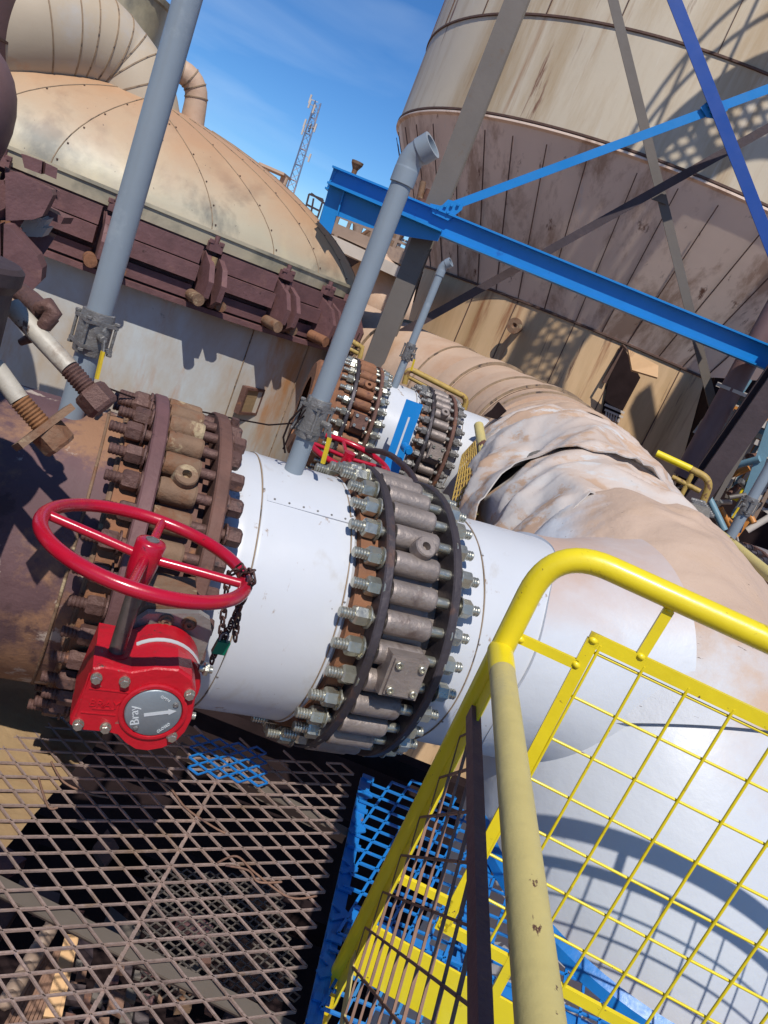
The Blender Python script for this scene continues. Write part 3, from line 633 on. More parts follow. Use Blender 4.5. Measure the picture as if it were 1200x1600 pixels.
# ------------------------------------------------------------------ header duct: elbow, torn jackets, far duct
hd = thing('header_duct', (1.32, 2.2, FL), 'large white and peach header duct with crumpled torn jacket, behind the yellow guardrail', 'duct')
HPTS = [V((.98, 6.0, -.72)), V((.94, 5.3, -.72)), V((.88, 4.4, -.72)), V((.90, 3.6, -.76)), V((1.0, 3.02, -.86)), V((1.12, 2.60, -1.02)), V((1.25, 2.32, -1.37)), V((1.32, 2.2, -1.95)), V((1.32, 2.2, -2.6)), V((1.32, 2.2, -3.3)), V((1.32, 2.2, -4.4))]
def crom(pts, n):
    out = []
    for i in range(len(pts) - 1):
        p0 = pts[max(0, i - 1)]; p1_, p2_ = pts[i], pts[i + 1]; p3_ = pts[min(len(pts) - 1, i + 2)]
        for k in range(n):
            t = k / n; out.append(.5 * ((2 * p1_) + (p2_ - p0) * t + (2 * p0 - 5 * p1_ + 4 * p2_ - p3_) * t * t + (3 * p1_ - p0 - 3 * p2_ + p3_) * t ** 3))
    out.append(pts[-1]); return out
HC = crom(HPTS, 16); HL = [0]
for i in range(1, len(HC)): HL.append(HL[-1] + (HC[i] - HC[i - 1]).length)
def hpt(s):
    """point and direction at arc length s from the far end"""
    s = max(.001, min(HL[-1] - .001, s)); i = max(k for k in range(len(HL)) if HL[k] <= s); i = min(i, len(HC) - 2)
    f = (s - HL[i]) / (HL[i + 1] - HL[i])
    def tg(j): j0, j1 = max(0, j - 1), min(len(HC) - 1, j + 1); return (HC[j1] - HC[j0]).normalized()
    return HC[i].lerp(HC[i + 1], f), tg(i).lerp(tg(i + 1), f).normalized()
def sweep(name, s0, s1, rf, k, n, mat_, parent, amp, freq, seed, a0=0., a1=2 * PI, thick=.006, label=None, edge=None, fade=0.):
    full = abs(a1 - a0 - 2 * PI) < 1e-5; kk = n if full else n + 1
    vo = []; vi = []
    for j in range(k + 1):
        f = j / k; s = s0 + (s1 - s0) * f
        for i in range(kk):
            an = a0 + (a1 - a0) * i / n
            sj = s
            if edge: sj = s + edge(f, an)
            c, tn = hpt(sj); side = (V((1, 0, 0)) - tn * tn.x).normalized(); up = side.cross(tn)
            d = side * math.cos(an) + up * math.sin(an)
            q = c + d * rf(f, an)
            nn = noise.noise(q * freq + V((seed, seed, 0))) if amp else 0
            rid = 0
            if amp > .015:
                w1 = q + V((.25, .2, .25)) * noise.noise(q * 1.7 + V((seed, 0, 0)))
                v1_ = noise.voronoi(V((w1.x * 1.6, w1.y * 2.7, w1.z * 1.6)) + V((seed, 0, seed)))[0]
                v2_ = noise.voronoi(V((w1.x * 3.6 + w1.y, w1.y * 6.5 - w1.x, w1.z * 3.6)) + V((0, seed, seed)))[0]
                rid = (v1_[1] - v1_[0]) * 2.3 + (v2_[1] - v2_[0]) * .8 - .5
            r = rf(f, an) + amp * nn * .8 - amp * 1.5 * rid
            if fade: r = rf(f, an) + (r - rf(f, an)) * max(.08, 1 - fade * f)
            vo.append(c + d * r); vi.append(c + d * (r - thick))
    N = len(vo); fs = []
    for j in range(k):
        for i in range(n if full else n):
            a, b_, c_, d_ = j * kk + i, j * kk + (i + 1) % kk, (j + 1) * kk + (i + 1) % kk, (j + 1) * kk + i
            fs += [(a, b_, c_, d_), (N + d_, N + c_, N + b_, N + a)]
    mb = MB(); mb.add(vo + vi, fs, True)
    rim = []
    for j in (0, k):
        for i in range(n if full else n):
            a, b_ = j * kk + i, j * kk + (i + 1) % kk; rim.append((a, b_, N + b_, N + a))
    mb.add(vo + vi, rim, False)
    return mb.obj(name, mat_, parent, label=label)
# smooth white elbow and downcomer
def hs(y=None, z=None):                  # arc length where the path reaches y (or z)
    for i in range(1, len(HC)):
        if y is not None and HC[i].y <= y: return HL[i]
        if z is not None and HC[i].z <= z: return HL[i]
    return HL[-1]
sweep('elbow_cladding', hs(z=-1.0), HL[-1], lambda f, a: .602, 80, 110, m_headw, hd, .005, 1.5, 3.)
for s in (hs(z=-1.10), hs(z=-2.1)):
    c, tn = hpt(s); b = MB(); b.lathe([(-.008, .592), (-.006, .601), (.004, .602), (.006, .592)], c, tn, 120); b.obj('seam_band', m_headw, hd)
def wave(a, k, ph, am): return am * (math.sin(a * k + ph) + .5 * math.sin(a * k * 2.3 + ph * 2))
sweep('torn_jacket', hs(y=3.04), hs(z=-1.14), lambda f, a: .550 + .074 * min(1, f * 1.5) + .002 * f + .012 * (1 - f) * math.sin(a * 3 + 1), 80, 150, m_peelw, hd, .040, 1.9, 11., fade=.95, label='crumpled peach and white jacket sheet nearest the yellow rail')
sweep('torn_jacket', hs(y=3.50), hs(y=2.93), lambda f, a: .515 + .050 * f + wave(a, 3, 2.2, .012) * f, 70, 150, m_peel, hd, .034, 1.7, 23., edge=lambda f, a: wave(a, 2, 1.8, .07) * max(0, f - .55) * 2.3, label='middle crumpled jacket sheet with a ragged torn edge')
sweep('torn_jacket', hs(y=4.62), hs(y=3.38), lambda f, a: .505 + .040 * math.sin(min(1, f * 1.05) * PI * .68) + wave(a, 2, .4, .012) * f, 80, 150, m_peel, hd, .036, 1.3, 37., edge=lambda f, a: (wave(a, 2, 3.0, .05) - (.26 + .07 * math.sin(a * 19)) * math.exp(-((a - .62) / .36) ** 2)) * max(0, f - .55) * 2.2, label='large bulging jacket sheet in the middle of the header')
sweep('torn_jacket', hs(y=5.5), hs(y=4.50), lambda f, a: .495 + .025 * math.sin(f * PI * .6) + wave(a, 2, 2.4, .010), 50, 130, m_peach, hd, .022, 1.3, 51., edge=lambda f, a: wave(a, 2, 1.0, .06) * max(0, f - .6) * 2.5, label='peach jacket sheet next to the far white pipe')
sweep('inner_lining', .02, hs(y=2.75), lambda f, a: .425 + .06 * f, 30, 60, m_wool, hd, .01, 4., 5.)
# riveted lap strip on the large sheet
def onjk(s, a, r):
    c, tn = hpt(s); side = V((1, 0, 0)); side = (side - tn * side.dot(tn)).normalized(); up = side.cross(tn)
    if up.z < 0: up = -up
    d = side * math.cos(a) + up * math.sin(a); return c + d * r, d
pts = []
b = MB()
pa_, da = wd(875, 637, 4.6), None
# collar where the white pipe enters the header
b = MB(); b.lathe([(1.30, .362), (1.33, .372), (1.40, .43), (1.46, .50), (1.50, .56)], OA, dA, 80, sm=True)
# (kept narrow: a curled jacket lip)


# branch collar: the tee where the white pipe meets the header, with a curved front edge
sd3 = dA.cross(Z); sd3 = sd3 if sd3.dot(-OA) > 0 else -sd3; vs = []; N_ = 96; K_ = 14
for j in range(K_ + 1):
    f = j / K_
    for i in range(N_):
        a = 2 * PI * i / N_; d = sd3 * math.cos(a) + Z * math.sin(a); t0 = 1.405 - .15 * max(0, math.cos(a)) ** 1.5 + .01 * math.sin(a * 5)
        vs.append(OA + dA * (t0 + (1.78 - t0) * f) + d * (.3665 + .10 * f ** 1.8 + .003 * math.sin(a * 4 + f * 5)))
b = MB(); b.add(vs, [(j * N_ + i, j * N_ + (i + 1) % N_, (j + 1) * N_ + (i + 1) % N_, (j + 1) * N_ + i) for j in range(K_) for i in range(N_)], True); b.add(vs[:N_] + [OA + dA * ((V(v_) - OA).dot(dA)) + (V(v_) - OA - dA * ((V(v_) - OA).dot(dA))) * .975 for v_ in vs[:N_]], [(i, (i + 1) % N_, N_ + (i + 1) % N_, N_ + i) for i in range(N_)])
b.obj('branch_collar', m_headw, hd)
# torn black flap near the far pipe
b = MB(); fl = [wd(755, 650, 4.75), wd(768, 640, 4.75), wd(778, 628, 4.75), wd(790, 642, 4.75), wd(775, 655, 4.75)]; b.prism(fl, V((.01, .03, 0))); b.obj('torn_flap', m_dark, hd)

# far peach duct continuing to the left
fd = thing('peach_duct', (-.2, 8, -7.5), 'peach clad duct with spiral lap seams running left behind the far pipe', 'duct')
ctl = [V((.94, 5.3, -.74)), V((.88, 5.9, -.74)), V((.45, 6.8, -.75)), V((-.5, 7.7, -.76)), V((-1.6, 8.5, -.76)), V((-3.2, 9.5, -.76))]
def cr(pts, n):
    out = []
    for i in range(len(pts) - 1):
        p0 = pts[max(0, i - 1)]; p1_, p2_ = pts[i], pts[i + 1]; p3_ = pts[min(len(pts) - 1, i + 2)]
        for k in range(n):
            t = k / n; out.append(.5 * ((2 * p1_) + (p2_ - p0) * t + (2 * p0 - 5 * p1_ + 4 * p2_ - p3_) * t * t + (3 * p1_ - p0 - 3 * p2_ + p3_) * t ** 3))
    out.append(pts[-1]); return out
cp = cr(ctl, 8)
b = MB(); b.tube(cp, .54, 64); b.obj('duct_cladding', m_peach, fd)
for k, i in enumerate((3, 7, 11, 15, 19, 24, 30)):
    seg = cp[i:i + 3]
    if len(seg) < 3: continue
    b = MB(); b.tube(seg, .55, 64, rad=[.547, .565 if k % 2 else .552, .544], caps=False); b.obj('lap_band', m_peach, fd)
for k, i in enumerate((3, 7, 11, 15, 19, 24, 30)):
    c = cp[i]; tn = (cp[min(i + 1, len(cp) - 1)] - cp[i - 1]).normalized(); b = MB(); b.lathe([(-.006, .54), (-.005, .568 if k % 2 else .555), (.005, .568 if k % 2 else .555), (.006, .54)], c, tn, 64); b.obj('lap_seam', m_seamt, fd)

# ------------------------------------------------------------------ walkway grating
def expmesh(mb, o, ux, uy, nx, ny, L, Sw, w_, h, ok=None, jit=0.):
    up = ux.cross(uy).normalized()
    for j in range(ny):
        for i in range(nx):
            for s in (0, 1):
                # nodes: bottom (i, j), side (i +- .5, j + .5)
                n0 = o + ux * (i * L) + uy * (j * Sw)
                for a, c in ((n0, n0 + ux * (L / 2) + uy * (Sw / 2)), (n0 + ux * (L / 2) + uy * (Sw / 2), n0 + uy * Sw)):
                    if s: a = n0 + (a - n0) - 2 * ux * ux.dot(a - n0); c = n0 + (c - n0) - 2 * ux * ux.dot(c - n0)
                    if ok and not ok((a + c) / 2): continue
                    dd = (c - a).normalized()
                    mb.bar(a + dd * -.0 + up * random.uniform(-jit, jit), c + up * random.uniform(-jit, jit), w_, h * (1 + .25 * s), up)
    return mb
X = V((1, 0, 0)); Y = V((0, 1, 0))
gr = thing('walkway_grating', (-.2, 1.4, FL), 'worn brown expanded metal walkway grating at lower left', 'grating')
def okg(p):
    if p.x > .262 or p.y < .82: return False
    lim = 1.98 + .30 * (p.x + .25)        # slanted far edge under the pipe
    lim = max(1.70, lim) + .03 * math.sin(p.x * 40)
    return p.y < lim
b = MB(); expmesh(b, V((-.145 - .0965 * 9, .80 - .02, FL)), X, Y, 14, 26, .0965, .0575, .0044, .0050, lambda p: okg(p) and p.x < -.148)
b.obj('mesh_panel', m_grate, gr)
b = MB(); expmesh(b, V((-.145, .80 - .02, FL + .003)), X, Y, 5, 26, .0965, .0575, .0044, .0050, lambda p: okg(p) and p.x > -.142)
b.obj('mesh_panel', m_grate, gr)
b = MB(); b.bar((-.145, .8, FL - .004), (-.145, 2.0, FL - .004), .008, .006)
for y in [.84 + .0575 * k for k in range(20)]: b.bar((-.145, y, FL + .008), (-.145, y + .022, FL + .008), .009, .004)
b.obj('weld_seam', m_grate, gr)
# wire ties along it, a grey angle under it
for (xa, ya, xb_, yb_, wv, mt, nm) in ((-.95, 1.30, .25, 1.215, .040, m_tan, 'support_angle'), (-.30, 1.93, .27, 1.86, .034, m_tan, 'support_angle')):
    b = MB(); b.bar((xa, ya, FL - .022), (xb_, yb_, FL - .022), wv, .006); b.bar((xa, ya + wv / 2, FL - .05), (xb_, yb_ + wv / 2, FL - .05), .006, .05); b.obj(nm, mt, gr)
# kerb of the blue painted edge
be = thing('blue_mesh_floor', (.8, 1.8, FL), 'bright blue painted expanded metal floor right of the brown grating', 'grating')
a45 = math.radians(38); ux = V((math.cos(a45), math.sin(a45), 0)); uy = V((-math.sin(a45), math.cos(a45), 0))
b = MB(); expmesh(b, V((.9, -.2, FL)), ux, uy, 26, 34, .086, .064, .0075, .005, lambda p: .30 < p.x < 2.2 and .9 < p.y < 2.12 - .10 * math.sin(p.x * 9) and (p - V((1.32, 2.2, FL))).length > .63)
b.obj('mesh_panel', m_bluem, be)
b = MB(); b.abox((.287, 1.4, FL - .012), .018, .72, .004); b.abox((.302, 1.4, FL - .055), .004, .72, .038)
for k in range(26):
    y = .75 + k * .055; b.bar((.272, y, FL - .004), (.312, y + .03 * ((k * 7) % 3 - 1), FL - .003), .014 + .01 * random.random(), .006)
b.obj('edge_angle', m_bluem, be)
b = MB(); b.bar((.55, .9, FL - .03), (.72, 2.1, FL - .03), .06, .05); b.bar((.32, 1.55, FL - .028), (2.1, 1.42, FL - .028), .07, .045); b.obj('support_angle', m_bluem, be)
# painted splash at the foot of the duct: blue collar ring
b = MB(); b.lathe([(0, .62), (.0, .66), (.03, .655), (.05, .634)], (1.32, 2.2, FL + .004), Z, 90); b.obj('floor_collar', m_bluem, be)
# small blue patch of mesh under the red gear box
b = MB(); expmesh(b, V((-.20, 1.80, FL + .012)), V((.95, .3, 0)).normalized(), V((-.3, .95, 0)).normalized(), 4, 4, .06, .045, .0045, .004); tag(b.obj('mesh_scrap', m_bluem), 'small bright blue mesh scrap lying on the grating behind the red gear box', 'mesh scrap')

ws = thing('wire_scraps', (-.2, 1.7, FL), 'thin bent rusty wire scraps lying across the brown grating', 'wire scraps')
for pts_ in ([(225, 1215), (262, 1228), (290, 1262), (330, 1290), (352, 1302)], [(352, 1352), (388, 1360), (404, 1378), (440, 1378)], [(80, 1190), (100, 1222), (140, 1240), (170, 1246)], [(340, 1348), (370, 1338), (400, 1365), (452, 1402), (495, 1400)], [(60, 1215), (75, 1260), (90, 1262)]):
    P_ = [pl(x, y, (0, 0, FL + .009), Z) for x, y in pts_]; b = MB(); b.tube(crom(P_, 6), .0028, 6); b.obj('wire_scrap', m_meshr, ws)
# unseen solid deck behind the photographer, added to shade the level below
b = MB(); b.abox((-.3, -2.6, FL - .02), 3.2, 3.25, .02); b.obj('walkway', m_clamp, kind='structure')

# lower level clutter seen through the grating
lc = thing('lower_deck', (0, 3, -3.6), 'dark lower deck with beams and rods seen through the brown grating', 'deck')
b = MB(); b.abox((0, 3.2, -4.0), 4.5, 2.9, .03); b.obj('deck_plate', m_dark, lc)  # near-black: shade below the grating put into the colour
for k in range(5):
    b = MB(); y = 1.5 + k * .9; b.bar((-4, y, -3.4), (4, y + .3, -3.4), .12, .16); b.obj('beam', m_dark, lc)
b = MB()
for k in range(12): b.bar((-1.6 + k * .05, 2.0, -3.2), (-1.9 + k * .06, 3.4, -3.5), .012, .012)
b.obj('rebar_bundle', m_rust, lc)
b = MB(); b.bar((-1.0, 1.9, -3.0), (-1.35, 3.1, -3.1), .05, .03); b.bar((-.92, 1.9, -3.0), (-1.25, 3.1, -3.12), .02, .03); b.obj('orange_bar', m_orange, lc)
b = MB(); expmesh(b, V((-.35, 1.75, -3.1)), X, Y, 9, 9, .1, .07, .009, .008); b.obj('lower_mesh', m_dkst, lc)
for k in range(26):
    q = V((random.uniform(-1.6, .8), random.uniform(1.8, 3.4), random.uniform(-3.7, -3.2)))
    b = MB(); b.box(q, V((random.uniform(.03, .12), random.uniform(-.05, .05), 0)), V((random.uniform(-.04, .04), random.uniform(.03, .1), 0)), V((0, 0, random.uniform(.01, .05))))
    b.obj('debris', random.choice([m_rust, m_dkst, m_tan, m_clamp, m_dark]), lc)

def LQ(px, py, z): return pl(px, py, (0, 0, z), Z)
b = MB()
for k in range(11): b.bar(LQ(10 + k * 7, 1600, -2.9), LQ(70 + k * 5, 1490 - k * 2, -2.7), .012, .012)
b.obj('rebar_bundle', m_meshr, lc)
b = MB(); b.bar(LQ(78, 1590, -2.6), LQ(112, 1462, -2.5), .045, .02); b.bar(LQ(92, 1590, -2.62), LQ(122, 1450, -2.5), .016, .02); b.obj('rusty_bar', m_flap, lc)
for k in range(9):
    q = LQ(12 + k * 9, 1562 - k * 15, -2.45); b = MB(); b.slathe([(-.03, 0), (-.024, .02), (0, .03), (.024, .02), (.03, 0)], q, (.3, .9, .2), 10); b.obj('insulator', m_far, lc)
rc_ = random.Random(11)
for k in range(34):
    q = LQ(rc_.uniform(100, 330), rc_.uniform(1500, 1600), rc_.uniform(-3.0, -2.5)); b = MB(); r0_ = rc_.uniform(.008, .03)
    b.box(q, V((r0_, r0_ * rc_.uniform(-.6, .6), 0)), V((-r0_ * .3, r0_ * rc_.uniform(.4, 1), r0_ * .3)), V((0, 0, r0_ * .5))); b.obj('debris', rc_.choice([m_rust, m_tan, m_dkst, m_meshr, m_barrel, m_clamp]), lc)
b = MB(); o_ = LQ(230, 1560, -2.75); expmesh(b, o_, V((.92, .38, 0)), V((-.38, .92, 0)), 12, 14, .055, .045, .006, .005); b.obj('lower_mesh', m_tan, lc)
# dust heap at the foot of the rusty pipe
b = MB(); vs = []; n = 26
for j in range(n):
    for i in range(n):
        x = -1.25 + i * .03; y = 1.35 + j * .03; r = math.hypot((x + .95) / .36, (y - 1.72) / .30)
        h = .05 * max(0, 1 - r * r) + .012 * noise.noise(V((x * 14, y * 14, 0))) - .012
        vs.append((x, y, FL + h))
b.add(vs, [(j * n + i, j * n + i + 1, (j + 1) * n + i + 1, (j + 1) * n + i) for j in range(n - 1) for i in range(n - 1)], True)
tag(b.obj('dust_heap', m_dustp), 'flat heap of pale ochre dust on the grating under the rusty pipe', 'dust', kind='stuff')

# ------------------------------------------------------------------ yellow guardrail panel
a9 = math.radians(9); gg = V((math.cos(a9), -math.sin(a9), 0)); gn = V((math.sin(a9), math.cos(a9), 0))
GO = V((.315, 1.38, 0))
def G(s, z, o=0.): return GO + gg * s + gn * o + V((0, 0, z))
yr = thing('guardrail', G(0, FL), 'bright yellow guardrail panel with wire grid infill at lower right', 'guardrail')
b = MB(); b.tube(fillet([G(.008, FL - .35), G(.008, -.311), G(1.9, -.300)], .115, 12), .0242, 24); b.obj('rail_tube', m_yel, yr)
b = MB(); b.bar(G(.145, -.452), G(1.9, -.440), .010, .028, Z); b.bar(G(.155, -.452), G(.160, -1.205), .010, .024, gg); b.bar(G(.145, -1.197), G(1.9, -1.165), .010, .026, Z); b.obj('panel_frame', m_yel, yr)
b = MB()
for k in range(19):
    s = .172 + k * .0885; b.tube([G(s, -.455, -.003), G(s, -1.20, -.003)], .0032, 8)
b.obj('vertical_wires', m_yel, yr)
b = MB()
for k in range(7):
    z = -.476 - k * .1015; b.tube([G(.155, z, .003), G(1.9, z + .012, .003)], .0032, 8)
b.obj('horizontal_wires', m_yel, yr)
for s0, z0, s1, z1 in ((.25, -.335, .246, -.445), (.75, -.335, .75, -.445), (.03, -.515, .15, -.512), (.03, -1.143, .155, -1.135)):
    b = MB(); b.bar(G(s0, z0), G(s1, z1), .010, .020, gg if abs(s0 - s1) < .05 else Z); b.obj('stub', m_yel, yr)
b = MB(); b.box(G(.95, -1.372, .012), gg * .93, gn * .003, Z * .075); b.obj('toe_plate', m_yel, yr)
b = MB(); b.bar(G(.32, -1.17), G(.325, -1.30), .012, .022, gg); b.obj('stub', m_yel, yr)

for (s0, z0) in ((.25, -.335), (.246, -.440), (.75, -.335), (.032, -.515), (.148, -.512), (.03, -1.143), (.155, -.452), (.158, -1.197), (.62, -.335)):
    b = MB(); q = G(s0, z0); b.slathe([(-.009, 0), (-.006, .0062), (0, .0075), (.006, .006), (.009, 0)], q - gn * .003, gg + Z * random.uniform(-.5, .5), 8); b.obj('weld_bead', m_yel, yr)
# ------------------------------------------------------------------ cream handrail with rusty mesh, running past the camera
ch_ = thing('side_handrail', (.32, .8, FL), 'worn cream yellow handrail tube with rusty mesh panel, running towards the viewer', 'handrail')
b = MB(); b.tube([V((.3205, 1.372, -.556)), V((.3205, 1.30, -.556)), V((.3205, .3, -.556)), V((.3205, -.9, -.556))], .0245, 28); b.obj('rail_tube', m_yelold, ch_)
b = MB(); b.slathe([(0, .0252), (.03, .0256), (.085, .0254), (.10, .0246)], (.3205, 1.376, -.556), (0, -1, 0), 28); b.obj('painted_end', m_yel, ch_)
b = MB(); b.bar((.3205, 1.345, -.688), (.3205, -.9, -.688), .019, .030); b.obj('mesh_frame', m_clamp, ch_)
b = MB()
uy2 = -Z
def okp(p): return -.1 < p.y < 1.34 and p.z > -1.33
expmesh(b, V((.3205, 0 - .03, -.70)), Y, uy2, 14, 7, .12, .105, .0045, .0045, okp); b.obj('mesh_panel', m_meshr, ch_)
b = MB(); b.bar((.3205, 1.33, -1.34), (.3205, -.9, -1.34), .005, .030); b.obj('mesh_frame', m_yelold, ch_)
b = MB(); b.box((.322, 1.325, (-.60 + FL) / 2), V((.002, 0, 0)), V((0, .034, 0)), Z * ((-.60 - FL) / 2)); b.obj('corner_angle', m_yel, ch_)

# ------------------------------------------------------------------ mid-distance handrail on the left of the header
mr = thing('handrail', wd(745, 815, 3.6), 'cream and rust handrail with torn rusty mesh, between the two white pipes', 'handrail')
b = MB(); b.tube(fillet([wd(748, 665, 4.3), wd(764, 762, 3.75), wd(738, 830, 3.5)], .09), .028, 16); b.obj('rail_tube', m_yelold, mr)
q0, q1, q2, q3 = wd(745, 700, 4.05), wd(757, 770, 3.75), wd(735, 815, 3.55), wd(700, 790, 3.7)
ux3 = (wd(708, 770, 3.8) - wd(745, 700, 4.05)); 
b = MB(); o3 = wd(742, 705, 4.0); uu = V((-.12, -.6, -.02)).normalized(); vv = -Z
for k in range(13):
    f = k / 12
    a_ = wd(742, 690, 4.1).lerp(wd(752, 800, 3.6), f); c_ = wd(722, 712, 4.1).lerp(wd(700, 812, 3.6), min(1, f * 1.02))
    b.bar(a_, c_, .006, .01); 
for k in range(9):
    f = k / 8
    a_ = wd(722, 712, 4.1).lerp(wd(742, 690, 4.1), f); c_ = wd(700, 812, 3.6).lerp(wd(752, 800, 3.6), f); b.bar(a_, c_, .006, .01)
b.obj('mesh_panel', m_ochre, mr)
mr2 = thing('platform_rail', wd(690, 640, 6.0), 'rusty ochre platform rail behind the far grey lug valve', 'handrail', 'ochre rails by the far valves')
b = MB(); b.tube(fillet([wd(632, 600, 5.6), wd(638, 575, 5.6), wd(730, 622, 5.7), wd(722, 650, 5.7)], .05), .022, 10); b.obj('rail_tube', m_ochre, mr2)
b = MB(); b.tube([wd(636, 588, 5.62), wd(726, 636, 5.72)], .015, 8); b.obj('mid_rail', m_ochre, mr2)
mr3 = thing('platform_rail', wd(548, 560, 5.8), 'short rusty ochre rail beside the elbow-topped vent pipe', 'handrail', 'ochre rails by the far valves')
b = MB(); b.tube([wd(548, 532, 5.6), wd(566, 543, 5.6), wd(562, 560, 5.6)], .02, 8); b.tube([wd(546, 545, 5.62), wd(560, 552, 5.62)], .02, 8); b.obj('rail_tube', m_ochre, mr3)

# ------------------------------------------------------------------ left: clamped vessel with dome
VD = 7.5; VA = math.radians(-25.7)
vr = V((math.sin(VA), math.cos(VA), 0)); vs_ = V((math.cos(VA), -math.sin(VA), 0)); VC = vr * VD
VAa, VBb = 2.34, 1.15
def ell(phi, k=1., z=0., add=0.):
    """phi=0 faces the viewer, positive to the right"""
    d = vs_ * (math.sin(phi) * (VAa * k + add)) - vr * (math.cos(phi) * (VBb * k + add)); return VC + d + V((0, 0, z))
ve = thing('domed_vessel', VC + V((0, 0, -7.5)), 'large dust covered domed vessel with purple clamp ring and grey shell at left', 'vessel')
zs, DH = -.125, .825
def prof(u): return DH * (max(0, 1 - u * u)) ** .70
n = 120; us = [1, .985, .96, .93, .89, .84, .78, .71, .63, .54, .45, .36, .27, .18, .09, .001]
b = MB(); vv_ = []
for u in us: vv_ += [ell(2 * PI * i / n, u, zs + prof(u)) for i in range(n)]
b.add(vv_, [(j * n + i, j * n + (i + 1) % n, (j + 1) * n + (i + 1) % n, (j + 1) * n + i) for j in range(len(us) - 1) for i in range(n)], True)
dome = b.obj('dome_cladding', m_dome, ve)
AP = ell(0, .0, zs + DH)
for k in range(24):
    ph = -PI + k * 2 * PI / 24 + .05
    if abs(ph) > 2.2: continue
    pts = [ell(ph + .35 * (1 - u) ** 1.5 * (1 if ph < .2 else -1), u, zs + prof(u) + .001, .001) for u in us[:13]]
    b = MB(); b.tube(pts, .0045, 5); b.obj('gore_seam', m_seamt, dome)
    if abs(ph) < 1.6:
        s_ = MB()
        for u in (.985, .93, .84, .71, .54):
            q = ell(ph + .35 * (1 - u) ** 1.5 * (1 if ph < .2 else -1) + .012, u, zs + prof(u), .003); s_.cyl(q - Z * .004, q + Z * .006, .007, n=6)
        s_.obj('rivet_row', m_seam, dome, kind='stuff')
def eband(mb, k0, z0, k1, z1, add0=0., add1=0., a0=-PI, a1=PI, n=120):
    A = [ell(a0 + (a1 - a0) * i / n, k0, z0, add0) for i in range(n + 1)]; B = [ell(a0 + (a1 - a0) * i / n, k1, z1, add1) for i in range(n + 1)]
    mb.add(A + B, [(i, i + 1, n + 2 + i, n + 1 + i) for i in range(n)], True)
b = MB(); eband(b, 1, zs + .03, 1, zs + .03, .0, .025); eband(b, 1, zs + .03, 1, zs + .005, .025, .025); eband(b, 1, zs + .005, 1, zs - .10, .012, .0); b.obj('skirt_band', m_dome, ve)
b = MB()
eband(b, 1, zs - .10, 1, zs - .56, -.03, -.03); eband(b, 1, zs - .56, 1, zs - .56, -.03, .13); eband(b, 1, zs - .56, 1, zs - .60, .13, .13); eband(b, 1, zs - .60, 1, zs - .60, .13, -.06)
b.obj('flange', m_clamp, ve)
b = MB(); eband(b, 1, zs - .60, 1, -7.4, -.06, -.06); sh = b.obj('shell', m_shell, ve)
for ph in (-.32, .62, 1.0):
    pts = [ell(ph, 1, zs - .62 - k * .3, -.057) for k in range(10)]; b = MB(); b.tube(pts, .006, 5); b.obj('panel_seam', m_seamt, sh)
# cut-out window in the shell with ochre lining
def ray_ell(px, py, add):
    best = None
    for i in range(400):
        ph = -1.5 + 3.0 * i / 400; q = ell(ph, 1, 0, add); r = ray(px, py); az1 = math.atan2(r.x, r.y); az2 = math.atan2(q.x, q.y)
        if best is None or abs(az1 - az2) < best[0]: best = (abs(az1 - az2), ph, q)
    q = best[2]; r = ray(px, py); L = math.hypot(q.x, q.y); return V((q.x, q.y, r.z * L / math.hypot(r.x, r.y))), best[1]
cw, phw = ray_ell(390, 626, -.05); nn_ = (ell(phw, 1, 0, 1) - ell(phw, 1, 0, 0)).normalized(); tt_ = Z.cross(nn_).normalized()
b = MB()
b.box(cw, tt_ * .125, Z * .012 , nn_ * .02) if False else None
for sx in (-1, 1): b.box(cw + tt_ * (.125 * sx), tt_ * .012, Z * .13, nn_ * .03)
for sz in (-1, 1): b.box(cw + Z * (.118 * sz), tt_ * .112, Z * .012, nn_ * .03)
hf = b.obj('hatch_frame', m_rust, sh)
b = MB(); b.box(cw - nn_ * .0, tt_ * .112, Z * .105, nn_ * .012); b.obj('hatch_panel', m_dustp, hf)
